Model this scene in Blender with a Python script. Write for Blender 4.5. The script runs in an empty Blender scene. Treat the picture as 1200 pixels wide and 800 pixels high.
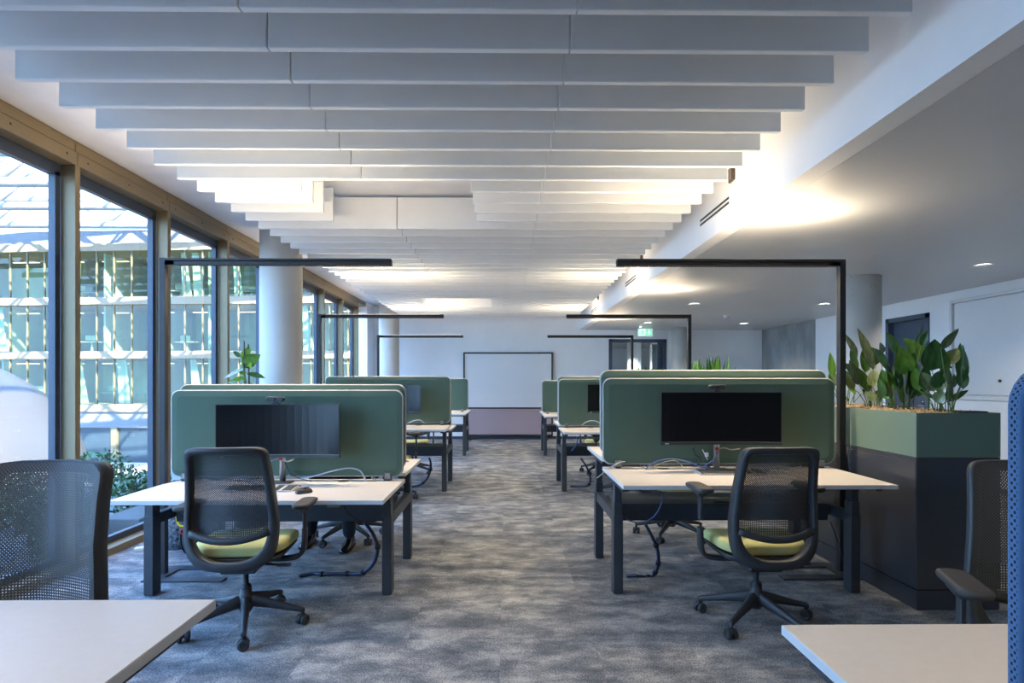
import bpy, bmesh, math, random
from mathutils import Vector, Matrix, noise
R = math.radians
random.seed(7)
S = bpy.context.scene
COL = S.collection

# ------------------------------------------------------------------ camera
F, VX, VY, H = 676.0, 593.0, 446.0, 1.40      # focal length (px), vanishing point, eye height
cam_d = bpy.data.cameras.new('camera'); cam = bpy.data.objects.new('camera', cam_d); COL.objects.link(cam)
cam.location = (0, 0, H); cam.rotation_euler = (R(90), 0, -math.atan(7 / F))
cam_d.sensor_width = 36; cam_d.lens = 36 * F / 1200; cam_d.shift_y = 46 / 1200
cam_d.clip_start = .02; cam_d.clip_end = 400
S.camera = cam

# ------------------------------------------------------------------ exposure, sky, sun
S.view_settings.view_transform = 'Standard'; S.view_settings.look = 'None'
S.view_settings.gamma = 1; S.view_settings.use_curve_mapping = False
S.view_settings.exposure = 0.88
SKY, SUN, UP_W, DOWN_W, SPOT_W = 6.0, 26.0, 14.5, 15.0, 9.0
w = bpy.data.worlds.new('sky'); S.world = w; w.use_nodes = True
nt = w.node_tree; bg = nt.nodes['Background']
tc = nt.nodes.new('ShaderNodeTexCoord'); sx = nt.nodes.new('ShaderNodeSeparateXYZ'); rp = nt.nodes.new('ShaderNodeValToRGB')
nt.links.new(tc.outputs['Generated'], sx.inputs[0]); nt.links.new(sx.outputs['Z'], rp.inputs[0]); nt.links.new(rp.outputs[0], bg.inputs[0])
rp.color_ramp.elements[0].color = (.36, .63, 1, 1); rp.color_ramp.elements[1].color = (.15, .39, 1, 1)
bg.inputs[1].default_value = SKY
sl = bpy.data.lights.new('sun', 'SUN'); sl.energy = SUN; sl.angle = R(.6); sl.color = (1, .86, .66)
so = bpy.data.objects.new('sun', sl); COL.objects.link(so); so.location = (20, -20, 40)
so.rotation_euler = Vector((-.50, .62, -.60)).to_track_quat('-Z', 'Y').to_euler()

# ------------------------------------------------------------------ helpers
def P(px, py, d):                      # photograph pixel at a distance -> point in the room
    return Vector(((px - VX) * d / F, d, H - (py - VY) * d / F))

class MB:
    def __init__(s): s.v = []; s.f = []; s.m = []; s.s = []
    def add(s, vs, fs, mi=0, smooth=False):
        o = len(s.v); s.v += [tuple(v) for v in vs]
        for f in fs: s.f.append(tuple(i + o for i in f)); s.m.append(mi); s.s.append(smooth)
        return s
    def box(s, x0, x1, y0, y1, z0, z1, b=0, mi=0):
        if b <= 0:
            vs = [(x, y, z) for z in (z0, z1) for y in (y0, y1) for x in (x0, x1)]
            return s.add(vs, [(0, 2, 3, 1), (4, 5, 7, 6), (0, 1, 5, 4), (2, 6, 7, 3), (0, 4, 6, 2), (1, 3, 7, 5)], mi)
        bm = bmesh.new(); bmesh.ops.create_cube(bm, size=1)
        for v in bm.verts:
            v.co = Vector(((x0 + x1) / 2 + v.co.x * (x1 - x0), (y0 + y1) / 2 + v.co.y * (y1 - y0), (z0 + z1) / 2 + v.co.z * (z1 - z0)))
        bmesh.ops.bevel(bm, geom=bm.edges[:] , offset=b, segments=1, affect='EDGES')
        bm.verts.index_update()
        s.add([v.co for v in bm.verts], [[v.index for v in f.verts] for f in bm.faces], mi); bm.free(); return s
    def tube(s, pts, r, n=8, mi=0, closed=False, sect=None, smooth=True, up=None):
        pts = [Vector(p) for p in pts]; N = len(pts)
        rs = r if isinstance(r, (list, tuple)) else [r] * N
        base = len(s.v); prev = None; rings = []
        for i, p in enumerate(pts):
            a = pts[(i - 1) % N] if (closed or i > 0) else p
            c = pts[(i + 1) % N] if (closed or i < N - 1) else p
            t = (c - a).normalized() if (c - a).length > 1e-9 else Vector((0, 0, 1))
            if up is not None: u = Vector(up)
            elif prev is None: u = Vector((0, 0, 1)) if abs(t.z) < .9 else Vector((1, 0, 0))
            else: u = prev
            u = (u - t * u.dot(t))
            if u.length < 1e-6: u = t.orthogonal()
            u.normalize(); prev = u; q = t.cross(u)
            if sect: ring = [p + (q * a_ + u * b_) * rs[i] for a_, b_ in sect]
            else: ring = [p + (q * math.cos(k * 2 * math.pi / n) + u * math.sin(k * 2 * math.pi / n)) * rs[i] for k in range(n)]
            rings.append(ring)
        n = len(rings[0]); vs = [v for rg in rings for v in rg]; fs = []
        for i in range(N if closed else N - 1):
            j = (i + 1) % N
            for k in range(n): fs.append((i * n + k, i * n + (k + 1) % n, j * n + (k + 1) % n, j * n + k))
        s.add(vs, fs, mi, smooth)
        if not closed:
            o = base; s.f.append(tuple(o + k for k in range(n))[::-1]); s.m.append(mi); s.s.append(False)
            o = base + (N - 1) * n; s.f.append(tuple(o + k for k in range(n))); s.m.append(mi); s.s.append(False)
        return s
    def lathe(s, prof, c=(0, 0, 0), n=24, mi=0, axis='z', smooth=True):
        vs = []
        for r, h in prof:
            for k in range(n):
                a = 2 * math.pi * k / n; x, y = r * math.cos(a), r * math.sin(a)
                p = (x, y, h) if axis == 'z' else ((h, x, y) if axis == 'x' else (x, h, y))
                vs.append((p[0] + c[0], p[1] + c[1], p[2] + c[2]))
        fs = [(i * n + k, i * n + (k + 1) % n, (i + 1) * n + (k + 1) % n, (i + 1) * n + k) for i in range(len(prof) - 1) for k in range(n)]
        s.add(vs, fs, mi, smooth)
        o = len(s.v) - len(vs)
        for i, rev in ((0, True), (len(prof) - 1, False)):
            if prof[i][0] > 1e-6:
                f = tuple(o + i * n + k for k in range(n)); s.f.append(f[::-1] if rev else f); s.m.append(mi); s.s.append(False)
        return s
    def loops(s, loops, mi=0, smooth=True, cap0=True, cap1=True):     # loft a list of equal closed loops
        n = len(loops[0]); vs = [v for l in loops for v in l]; o = len(s.v)
        fs = [(i * n + k, i * n + (k + 1) % n, (i + 1) * n + (k + 1) % n, (i + 1) * n + k) for i in range(len(loops) - 1) for k in range(n)]
        s.add(vs, fs, mi, smooth)
        if cap0: s.f.append(tuple(o + k for k in range(n))[::-1]); s.m.append(mi); s.s.append(False)
        if cap1: s.f.append(tuple(o + (len(loops) - 1) * n + k for k in range(n))); s.m.append(mi); s.s.append(False)
        return s
    def mesh(s, name, mats, fix=True):
        me = bpy.data.meshes.new(name); me.from_pydata(s.v, [], s.f)
        if not isinstance(mats, (list, tuple)): mats = [mats]
        for m in mats: me.materials.append(m)
        me.polygons.foreach_set('material_index', s.m); me.polygons.foreach_set('use_smooth', s.s)
        if fix:
            bm = bmesh.new(); bm.from_mesh(me); bmesh.ops.recalc_face_normals(bm, faces=bm.faces); bm.to_mesh(me); bm.free()
        me.update(); return me
    def build(s, name, mats, parent=None, fix=True):
        return put(name, s.mesh(name, mats, fix), parent)

def put(name, me, parent=None, loc=None, rot=None):
    o = bpy.data.objects.new(name, me); COL.objects.link(o)
    if parent is not None: o.parent = parent
    if loc is not None: o.location = loc
    if rot is not None: o.rotation_euler = rot
    return o
def tag(o, label=None, cat=None, group=None, kind=None):
    if label: o['label'] = label
    if cat: o['category'] = cat
    if group: o['group'] = group
    if kind: o['kind'] = kind
    return o
def thing(name, label, cat, loc=(0, 0, 0), rz=0, group=None):
    o = bpy.data.objects.new(name, None); COL.objects.link(o); o.location = loc; o.rotation_euler = (0, 0, rz); o.empty_display_size = .1
    return tag(o, label, cat, group)
def struct(name, mb, m, parent=None):
    o = mb.build(name, m, parent); o['kind'] = 'structure'; return o
def dup(o, parent=None):
    c = o.copy(); COL.objects.link(c); c.parent = parent
    for ch in list(o.children): dup(ch, c)
    return c
def rrect(w, h, r, n=5, cx=0, cy=0):       # rounded rectangle outline
    out = []
    for (sx_, sy_, a0) in ((1, 1, 0), (-1, 1, 90), (-1, -1, 180), (1, -1, 270)):
        for k in range(n + 1):
            a = R(a0 + 90 * k / n); out.append((cx + sx_ * (w / 2 - r) + r * math.cos(a), cy + sy_ * (h / 2 - r) + r * math.sin(a)))
    return out
def spline(pts, n=8, closed=False):
    pts = [Vector(p) for p in pts]; N = len(pts); out = []
    rng = range(N if closed else N - 1)
    for i in rng:
        if closed: p0, p1, p2, p3 = pts[i - 1], pts[i], pts[(i + 1) % N], pts[(i + 2) % N]
        else: p0, p1, p2, p3 = pts[max(i - 1, 0)], pts[i], pts[i + 1], pts[min(i + 2, N - 1)]
        for k in range(n):
            t = k / n
            out.append(.5 * ((2 * p1) + (p2 - p0) * t + (2 * p0 - 5 * p1 + 4 * p2 - p3) * t * t + (3 * p1 - p0 - 3 * p2 + p3) * t ** 3))
    if not closed: out.append(pts[-1])
    return out

# ------------------------------------------------------------------ materials
def mat(name, col, rough=.5, metal=0, var=.06, scale=20, bump=0, spec=.5, coat=0, stretch=None):
    m = bpy.data.materials.new(name); m.use_nodes = True; n = m.node_tree.nodes; L = m.node_tree.links; b = n['Principled BSDF']
    b.inputs['Roughness'].default_value = rough; b.inputs['Metallic'].default_value = metal; b.inputs['Specular IOR Level'].default_value = spec
    b.inputs['Coat Weight'].default_value = coat
    t = n.new('ShaderNodeTexCoord'); z = n.new('ShaderNodeTexNoise'); z.inputs['Scale'].default_value = scale; z.inputs['Detail'].default_value = 3
    if stretch:
        mp = n.new('ShaderNodeMapping'); mp.inputs['Scale'].default_value = stretch; L.new(t.outputs['Object'], mp.inputs[0]); L.new(mp.outputs[0], z.inputs['Vector'])
    else: L.new(t.outputs['Object'], z.inputs['Vector'])
    r = n.new('ShaderNodeValToRGB'); L.new(z.outputs['Fac'], r.inputs[0])
    r.color_ramp.elements[0].position = .3; r.color_ramp.elements[1].position = .7
    r.color_ramp.elements[0].color = [c * (1 - var) for c in col] + [1]; r.color_ramp.elements[1].color = [min(1, c * (1 + var)) for c in col] + [1]
    L.new(r.outputs[0], b.inputs['Base Color'])
    if bump:
        bp = n.new('ShaderNodeBump'); bp.inputs['Strength'].default_value = bump; bp.inputs['Distance'].default_value = .002
        L.new(z.outputs['Fac'], bp.inputs['Height']); L.new(bp.outputs[0], b.inputs['Normal'])
    return m
def emis(name, col, st):
    m = bpy.data.materials.new(name); m.use_nodes = True; b = m.node_tree.nodes['Principled BSDF']
    b.inputs['Base Color'].default_value = (.8, .8, .8, 1); b.inputs['Emission Color'].default_value = (*col, 1); b.inputs['Emission Strength'].default_value = st
    return m
def glass(name, tint, refl=1.0, haze=0.0, ior=1.45):
    m = bpy.data.materials.new(name); m.use_nodes = True; n = m.node_tree.nodes; L = m.node_tree.links; n.remove(n['Principled BSDF'])
    t = n.new('ShaderNodeBsdfTransparent'); t.inputs[0].default_value = (*tint, 1)
    g = n.new('ShaderNodeBsdfGlossy'); g.inputs['Roughness'].default_value = .01 + haze
    f = n.new('ShaderNodeFresnel'); f.inputs[0].default_value = ior; k = n.new('ShaderNodeMath'); k.operation = 'MULTIPLY'; k.inputs[1].default_value = refl
    x = n.new('ShaderNodeMixShader'); ge = n.new('ShaderNodeNewGeometry'); fr_ = n.new('ShaderNodeMath'); fr_.operation = 'SUBTRACT'; fr_.inputs[0].default_value = 1; L.new(ge.outputs['Backfacing'], fr_.inputs[1])
    k2 = n.new('ShaderNodeMath'); k2.operation = 'MULTIPLY'; L.new(f.outputs[0], k.inputs[0]); L.new(k.outputs[0], k2.inputs[0]); L.new(fr_.outputs[0], k2.inputs[1]); L.new(k2.outputs[0], x.inputs[0]); L.new(t.outputs[0], x.inputs[1]); L.new(g.outputs[0], x.inputs[2])
    L.new(x.outputs[0], n['Material Output'].inputs[0]); return m

M = {}
M['white'] = mat('white_paint', (.88, .89, .90), .6, var=.02, scale=3)
M['greywall'] = mat('grey_wall_paint', (.20, .21, .23), .7, var=.02, scale=3)
M['baffle'] = mat('white_baffle_felt', (.73, .76, .785), .8, var=.015, scale=6, bump=.05)
M['slab'] = mat('white_plaster_slab', (.74, .74, .75), .8, var=.04, scale=5, bump=.15)
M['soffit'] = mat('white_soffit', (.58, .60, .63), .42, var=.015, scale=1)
M['concrete'] = mat('raw_concrete', (.30, .31, .31), .75, var=.22, scale=3, bump=.1, stretch=(1, 1, .5))
M['bronze'] = mat('champagne_metal', (.22, .165, .09), .45, .3, var=.05, scale=4)
M['seal'] = mat('dark_window_frame', (.035, .05, .08), .45, var=.1)
M['door'] = mat('slate_door_paint', (.065, .085, .12), .4, var=.04)
M['black'] = mat('black_metal', (.028, .028, .03), .42, .2, var=.1)
M['anthracite'] = mat('anthracite_steel', (.055, .062, .072), .45, .25, var=.08)
M['cabinet'] = mat('dark_cabinet', (.062, .063, .070), .24, .1, var=.06, scale=2)
M['planter'] = mat('green_lacquer', (.165, .225, .165), .36, var=.03, scale=2)
M['top'] = mat('pale_laminate', (.68, .625, .565), .38, var=.02, scale=40)
M['edge'] = mat('pale_edging', (.68, .68, .68), .45, var=.02)
M['plastic'] = mat('black_plastic', (.032, .035, .04), .5, var=.06, scale=60)
M['pad'] = mat('soft_arm_pad', (.045, .044, .045), .6, var=.08, scale=60)
M['seat'] = mat('lime_fabric', (.56, .53, .21), .9, var=.08, scale=220, bump=.4)
M['chrome'] = mat('satin_steel', (.35, .36, .38), .3, .8, var=.04)
M['screen'] = mat('monitor_glass', (.006, .006, .007), .22, var=.05, spec=.45)
M['clip'] = mat('grey_clip', (.25, .24, .23), .4, .3, var=.05)
M['whitepl'] = mat('white_plastic', (.75, .75, .74), .4, var=.02)
M['board'] = mat('whiteboard_enamel', (.80, .81, .83), .25, var=.01)
M['mauve'] = mat('mauve_fabric', (.40, .32, .35), .9, var=.10, scale=160, bump=.3)
M['bluecable'] = mat('blue_cable', (.07, .13, .34), .45, var=.05)
M['greycable'] = mat('grey_cable', (.45, .50, .60), .5, var=.05)
M['darkcable'] = mat('black_cable', (.02, .025, .035), .5, var=.05)
M['beigecable'] = mat('beige_cable', (.45, .40, .32), .5, var=.05)
M['red'] = mat('red_plastic', (.55, .02, .02), .4, var=.05)
M['orange'] = mat('orange_cable_sleeve', (.80, .14, .03), .5, var=.05)
M['yellow'] = mat('yellow_webbing', (.85, .62, .02), .7, var=.05)
M['keys'] = mat('dark_keycaps', (.05, .05, .05), .5, var=.05)
M['keybase'] = mat('keyboard_shell', (.50, .48, .46), .4, var=.05)
M['pack'] = mat('black_nylon', (.015, .015, .018), .7, var=.25, scale=60, bump=.3)
M['trouser'] = mat('navy_wool', (.010, .013, .024), .85, var=.15, scale=120, bump=.2)
M['shoe'] = mat('polished_black_leather', (.010, .010, .011), .12, var=.05)
M['shirt'] = mat('pale_blue_cotton', (.45, .52, .62), .85, var=.04, scale=80)
M['skin'] = mat('skin', (.56, .36, .27), .55, var=.05, scale=30)
M['hair'] = mat('dark_hair', (.03, .02, .015), .6, var=.3, scale=120)
M['clay'] = mat('clay_granulate', (.50, .33, .18), .9, var=.35, scale=30)
M['leaf_dark'] = mat('leaf_dark', (.050, .125, .028), .26, var=.35, scale=9, stretch=(4, 4, 1))
M['leaf_mid'] = mat('leaf_mid', (.115, .25, .036), .26, var=.30, scale=9, stretch=(4, 4, 1))
M['leaf_dull'] = mat('leaf_dull', (.17, .21, .085), .26, var=.35, scale=14, stretch=(4, 4, 1))
M['leaf_lime'] = mat('leaf_lime', (.20, .42, .03), .26, var=.25, scale=9)
M['stem'] = mat('plant_stem', (.12, .20, .05), .5, var=.2)
M['pot'] = mat('grey_pot', (.10, .11, .12), .5, var=.05)
M['soil'] = mat('potting_soil', (.03, .02, .014), .95, var=.3, scale=60, bump=.5)
M['gauge'] = glass('clear_gauge_tube', (.92, .95, .97), 1)
M['glass'] = glass('window_glass', (.935, .955, .955), .8)
M['roomglass'] = glass('interior_glass', (.82, .90, .95), 1)
M['slot'] = mat('slot_black', (.008, .008, .010), .6, var=.05)
M['sensor'] = mat('sensor_brown', (.06, .04, .025), .4, var=.1)
M['lampwarm'] = emis('lamp_diffuser', (1, .82, .60), 5)
M['spot'] = emis('downlight_lens', (1, .95, .86), 14)
M['exitgreen'] = emis('exit_green', (.02, .62, .26), .5)
M['exitwhite'] = emis('exit_white', (.75, 1, .88), .45)

# carpet: mottled greige and blue-grey loop pile, pattern breaks at every 50 cm tile
def carpet():
    m = bpy.data.materials.new('mottled_carpet'); m.use_nodes = True; n = m.node_tree.nodes; L = m.node_tree.links; b = n['Principled BSDF']
    g = n.new('ShaderNodeNewGeometry')
    def vm(op, a, v):
        x = n.new('ShaderNodeVectorMath'); x.operation = op; L.new(a, x.inputs[0]); x.inputs[1].default_value = v; return x.outputs[0]
    cell = n.new('ShaderNodeVectorMath'); cell.operation = 'FLOOR'; L.new(vm('MULTIPLY', vm('ADD', g.outputs['Position'], (.03, -.13, 0)), (2, 2, 0)), cell.inputs[0])
    wn = n.new('ShaderNodeTexWhiteNoise'); wn.noise_dimensions = '3D'; L.new(cell.outputs[0], wn.inputs['Vector'])
    off = vm('MULTIPLY', wn.outputs['Color'], (.10, .10, 0)); ad = n.new('ShaderNodeVectorMath'); ad.operation = 'ADD'; L.new(g.outputs['Position'], ad.inputs[0]); L.new(off, ad.inputs[1])
    mp = n.new('ShaderNodeMapping'); mp.inputs['Scale'].default_value = (1, 1.7, 1); L.new(ad.outputs[0], mp.inputs[0])
    big = n.new('ShaderNodeTexNoise'); big.inputs['Scale'].default_value = 3.4; big.inputs['Detail'].default_value = 6; big.inputs['Roughness'].default_value = .68; L.new(mp.outputs[0], big.inputs['Vector'])
    fine = n.new('ShaderNodeTexNoise'); fine.inputs['Scale'].default_value = 120; fine.inputs['Detail'].default_value = 3; fine.inputs['Roughness'].default_value = .8; L.new(g.outputs['Position'], fine.inputs['Vector'])
    bs_ = n.new('ShaderNodeMath'); bs_.operation = 'MULTIPLY'; L.new(big.outputs['Fac'], bs_.inputs[0]); bs_.inputs[1].default_value = .85
    mx = n.new('ShaderNodeMath'); mx.operation = 'MULTIPLY_ADD'; L.new(fine.outputs['Fac'], mx.inputs[0]); mx.inputs[1].default_value = .85; L.new(bs_.outputs[0], mx.inputs[2])
    r = n.new('ShaderNodeValToRGB'); L.new(mx.outputs[0], r.inputs[0]); e = r.color_ramp.elements
    e[0].position = .62; e[0].color = (.055, .068, .086, 1); e[1].position = 1.06 ; e[1].color = (.52, .50, .465, 1)
    x = e.new(.84); x.color = (.205, .215, .225, 1)
    tv = n.new('ShaderNodeMapRange'); L.new(wn.outputs['Value'], tv.inputs[0]); tv.inputs[3].default_value = .92; tv.inputs[4].default_value = 1.06
    mu = n.new('ShaderNodeMixRGB'); mu.blend_type = 'MULTIPLY'; mu.inputs[0].default_value = 1; L.new(r.outputs[0], mu.inputs[1]); L.new(tv.outputs[0], mu.inputs[2])
    L.new(mu.outputs[0], b.inputs['Base Color']); b.inputs['Roughness'].default_value = .95; b.inputs['Specular IOR Level'].default_value = .15
    bp = n.new('ShaderNodeBump'); bp.inputs['Strength'].default_value = .6; bp.inputs['Distance'].default_value = .004; L.new(fine.outputs['Fac'], bp.inputs['Height']); L.new(bp.outputs[0], b.inputs['Normal'])
    return m
M['carpet'] = carpet()

def concrete_col():
    m = mat('column_concrete', (.56, .545, .51), .7, var=.10, scale=2.2, bump=.08); n = m.node_tree.nodes; L = m.node_tree.links; b = n['Principled BSDF']
    t = n.new('ShaderNodeTexCoord'); v = n.new('ShaderNodeTexVoronoi'); v.inputs['Scale'].default_value = 13; L.new(t.outputs['Object'], v.inputs['Vector'])
    r = n.new('ShaderNodeValToRGB'); r.color_ramp.elements[0].position = .055; r.color_ramp.elements[0].color = (.35, .34, .32, 1); r.color_ramp.elements[1].position = .085; r.color_ramp.elements[1].color = (1, 1, 1, 1)
    L.new(v.outputs['Distance'], r.inputs[0]); mu = n.new('ShaderNodeMixRGB'); mu.blend_type = 'MULTIPLY'; mu.inputs[0].default_value = 1
    src = b.inputs['Base Color'].links[0].from_socket; L.new(src, mu.inputs[1]); L.new(r.outputs[0], mu.inputs[2]); L.new(mu.outputs[0], b.inputs['Base Color']); return m
M['column'] = concrete_col()

M['smoothcol'] = mat('smooth_concrete', (.62, .60, .56), .7, var=.05, scale=2)
def fabric_green():
    m = mat('green_screen_fabric', (.100, .152, .112), .92, var=.05, scale=3, spec=.2); n = m.node_tree.nodes; L = m.node_tree.links; b = n['Principled BSDF']
    t = n.new('ShaderNodeTexCoord'); wv = n.new('ShaderNodeTexNoise'); wv.inputs['Scale'].default_value = 420; L.new(t.outputs['Object'], wv.inputs['Vector'])
    bp = n.new('ShaderNodeBump'); bp.inputs['Strength'].default_value = .25; bp.inputs['Distance'].default_value = .001; L.new(wv.outputs['Fac'], bp.inputs['Height']); L.new(bp.outputs[0], b.inputs['Normal'])
    return m
M['green'] = fabric_green()

def knit(name, col, dark, sc):           # spacer-knit edging with a row of small perforations
    m = bpy.data.materials.new(name); m.use_nodes = True; n = m.node_tree.nodes; L = m.node_tree.links; b = n['Principled BSDF']; b.inputs['Roughness'].default_value = .85
    t = n.new('ShaderNodeTexCoord'); s_ = n.new('ShaderNodeSeparateXYZ'); L.new(t.outputs['Object'], s_.inputs[0])
    def mth(op, a, bb):
        x = n.new('ShaderNodeMath'); x.operation = op
        for i, q in enumerate((a, bb)):
            if isinstance(q, (int, float)): x.inputs[i].default_value = q
            elif q is not None: L.new(q, x.inputs[i])
        return x.outputs[0]
    run = mth('ADD', s_.outputs['X'], s_.outputs['Z'])
    a = mth('SINE', mth('MULTIPLY', run, sc), 0); c = mth('SINE', mth('MULTIPLY', s_.outputs['Y'], 640), 0)
    h = mth('GREATER_THAN', mth('MULTIPLY', a, c), .30)
    inb = mth('LESS_THAN', mth('ABSOLUTE', s_.outputs['Y'], 0), .0065)
    h = mth('MULTIPLY', h, inb)
    x = n.new('ShaderNodeMixRGB'); L.new(h, x.inputs[0]); x.inputs[1].default_value = (*col, 1); x.inputs[2].default_value = (*dark, 1); L.new(x.outputs[0], b.inputs['Base Color'])
    bp = n.new('ShaderNodeBump'); bp.invert = True; bp.inputs['Strength'].default_value = .5; bp.inputs['Distance'].default_value = .002; L.new(h, bp.inputs['Height']); L.new(bp.outputs[0], b.inputs['Normal'])
    return m
M['knit'] = knit('grey_knit_edging', (.46, .46, .44), (.20, .20, .20), 620)
M['knitdaylight'] = knit('knit_edging_painted_daylight', (.085, .17, .32), (.008, .012, .025), 560)  # same grey edging, blue window light put into its colour

def mesh_fabric(name, col, pitch, keep, zsplit=None):    # woven chair mesh: threads with real holes between them
    m = bpy.data.materials.new(name); m.use_nodes = True; n = m.node_tree.nodes; L = m.node_tree.links; b = n['Principled BSDF']
    b.inputs['Base Color'].default_value = (*col, 1); b.inputs['Roughness'].default_value = .6
    t = n.new('ShaderNodeTexCoord'); s_ = n.new('ShaderNodeSeparateXYZ'); L.new(t.outputs['Object'], s_.inputs[0])
    def mth(op, a, bb):
        x = n.new('ShaderNodeMath'); x.operation = op
        for i, q in enumerate((a, bb)):
            if isinstance(q, (int, float)): x.inputs[i].default_value = q
            elif q is not None: L.new(q, x.inputs[i])
        return x.outputs[0]
    k = 2 * math.pi / pitch
    sx_ = mth('SINE', mth('MULTIPLY', s_.outputs['X'], k), 0); sz_ = mth('SINE', mth('MULTIPLY', s_.outputs['Z'], k * .9), 0)
    diag = mth('GREATER_THAN', mth('MULTIPLY', sx_, sz_), keep)                      # staggered holes
    sx2 = mth('SINE', mth('MULTIPLY', s_.outputs['X'], k * 1.15), 0); sz2 = mth('SINE', mth('MULTIPLY', s_.outputs['Z'], k * 1.15), 0)
    grid = mth('MULTIPLY', mth('GREATER_THAN', sx2, .1), mth('GREATER_THAN', sz2, .1))   # open square grid, lumbar zone
    hole = diag
    tone = n.new('ShaderNodeMapRange'); L.new(mth('MULTIPLY', sx_, sz_), tone.inputs[0]); tone.inputs[1].default_value = -1; tone.inputs[2].default_value = .6; tone.inputs[3].default_value = 1.9; tone.inputs[4].default_value = .45
    tm = n.new('ShaderNodeMixRGB'); tm.blend_type = 'MULTIPLY'; tm.inputs[0].default_value = 1; tm.inputs[1].default_value = (*col, 1); L.new(tone.outputs[0], tm.inputs[2]); L.new(tm.outputs[0], b.inputs['Base Color'])
    if zsplit is not None:
        lo = mth('LESS_THAN', s_.outputs['Z'], zsplit); hole = mth('ADD', mth('MULTIPLY', grid, lo), mth('MULTIPLY', diag, mth('SUBTRACT', 1, lo)))
    tr = n.new('ShaderNodeBsdfTransparent'); x = n.new('ShaderNodeMixShader'); L.new(hole, x.inputs[0]); L.new(b.outputs[0], x.inputs[1]); L.new(tr.outputs[0], x.inputs[2])
    L.new(x.outputs[0], n['Material Output'].inputs[0]); return m
M['mesh'] = mesh_fabric('chair_mesh', (.050, .053, .058), .0105, .66, .70)

# ------------------------------------------------------------------ room shell
XW, XB, XR, YB, YF = -3.17, 1.75, 6.15, -3.0, 13.85        # window wall, bulkhead, far side wall, behind camera, far wall
ZS, ZL = 3.19, 2.62                                         # slab and lower ceiling
TX0, TX1, TY0, TY1 = -3.03, 3.47, 2.63, 13.63
mb = MB().box(XW - .1, XR + .2, YB - .2, YF + .2, -.30, -.008)
mb.box(XW - .1, TX0, YB, YF, -.008, 0).box(TX1, XR, YB, YF, -.008, 0).box(TX0, TX1, YB, TY0, -.008, 0).box(TX0, TX1, TY1, YF, -.008, 0)
floor = struct('floor', mb, M['carpet'])
tile = MB().box(-.2494, .2494, -.2494, .2494, -.0075, 0).mesh('carpet_tile', M['carpet'])
for i in range(13):
    for j in range(22):
        put('carpet_tile', tile, floor, (TX0 + .25 + .5 * i, TY0 + .25 + .5 * j, -random.random() * .0006))

ceiling = struct('ceiling', MB().box(XW - .25, XB + .2, YB - .2, YF + .2, ZS, ZS + .4), M['slab'])
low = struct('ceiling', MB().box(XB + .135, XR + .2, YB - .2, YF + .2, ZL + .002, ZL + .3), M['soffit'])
trim = struct('trim_1', MB().box(XB, XB + .13, YB, YF, ZL, ZS + .1), M['white'])
struct('wall_left', MB().box(XW - .25, XW, 13.2, YF, 0, ZS), M['white'])
struct('wall_back', MB().box(XW - .25, XR + .2, YB - .2, YB, 0, ZS), M['greywall'])
DX0, DX1 = 2.47, 3.86
mbw = MB().box(XW - .25, DX0, YF, YF + .2, 0, ZS).box(DX1, XR + .2, YF, YF + .2, 0, ZS).box(DX0, DX1, YF, YF + .2, 2.40, ZS)
struct('wall_far', mbw, M['white'])
D2a, D2b = 8.31, 9.26
wr = MB().box(XR, XR + .2, YB, D2a, 0, ZL + .1).box(XR, XR + .2, D2b, 11.4, 0, ZL + .1).box(XR, XR + .2, D2a, D2b, 2.39, ZL + .1)
wall_right = struct('wall_right', wr, M['white'])
struct('wall_right', MB().box(XR + .02, XR + .2, 11.4, YF, 0, ZL + .1), M['concrete'])
struct('baseboard_far', MB().box(XW, 2.40, YF - .015, YF, 0, .07).box(3.95, XR, YF - .015, YF, 0, .07), M['seal'])
struct('baseboard_right', MB().box(XR - .012, XR, YB, D2a - .06, 0, .06).box(XR - .012, XR, D2b + .06, 11.4, 0, .06), M['seal'])

# ceiling baffles: rows of three hanging felt panels with joints, two rows-deep openings in the middle section
XL0, XJ1, XJ2, XR0, XG1, XG2 = -2.36, -1.04, .28, 1.60, -1.57, -.27
ZB, HB, TB = 2.85, .30, .034
bcache = {}
def baffle(x0, x1, y):
    k = round(x1 - x0, 4)
    if k not in bcache: bcache[k] = MB().box(-k / 2, k / 2, -TB, 0, 0, HB, .003).mesh('baffle', M['baffle'])
    put('baffle', bcache[k], ceiling, ((x0 + x1) / 2, y, ZB))
NB = 41
for k in range(-2, NB):
    y = 2.285 + .272 * k; g = .003
    if 8 <= k <= 11 or 30 <= k <= 33:
        baffle(XL0, XG1, y); baffle(XG2, XJ2 - g, y); baffle(XJ2 + g, XR0, y)
    else:
        baffle(XL0, XJ1 - g, y); baffle(XJ1 + g, XJ2 - g, y); baffle(XJ2 + g, XR0, y)

# window wall: bays of 1.16 m
Y0b = 4.305
def window_bay(n, ya, yb, cap=False):
    w_ = MB().box(XW - .16, XW - .11, ya + .025, ya + .075, .10, 2.93).box(XW - .16, XW - .11, yb - .075, yb - .025, .10, 2.93)
    w_.box(XW - .16, XW - .11, ya + .025, yb - .025, 2.90, 2.99).box(XW - .16, XW - .11, ya + .025, yb - .025, .055, .11)
    root = struct('window_%d' % n, w_, M['seal'])
    MB().box(XW - .142, XW - .134, ya + .07, yb - .07, .105, 2.905).build('pane', M['glass'], root)
    MB().box(XW - .11, XW, yb - .025, yb + .025, .06, 2.99, .002).build('mullion', M['bronze'], root)
    MB().box(XW - .18, XW, ya, yb, 0, .058, .002).build('sill_profile', M['bronze'], root)
n = 1
for k in range(-3, 8):
    ya = Y0b + 1.16 * (k - 1); yb = ya + 1.16
    if yb > 13.2: break
    window_bay(n, ya, yb); n += 1
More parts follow.
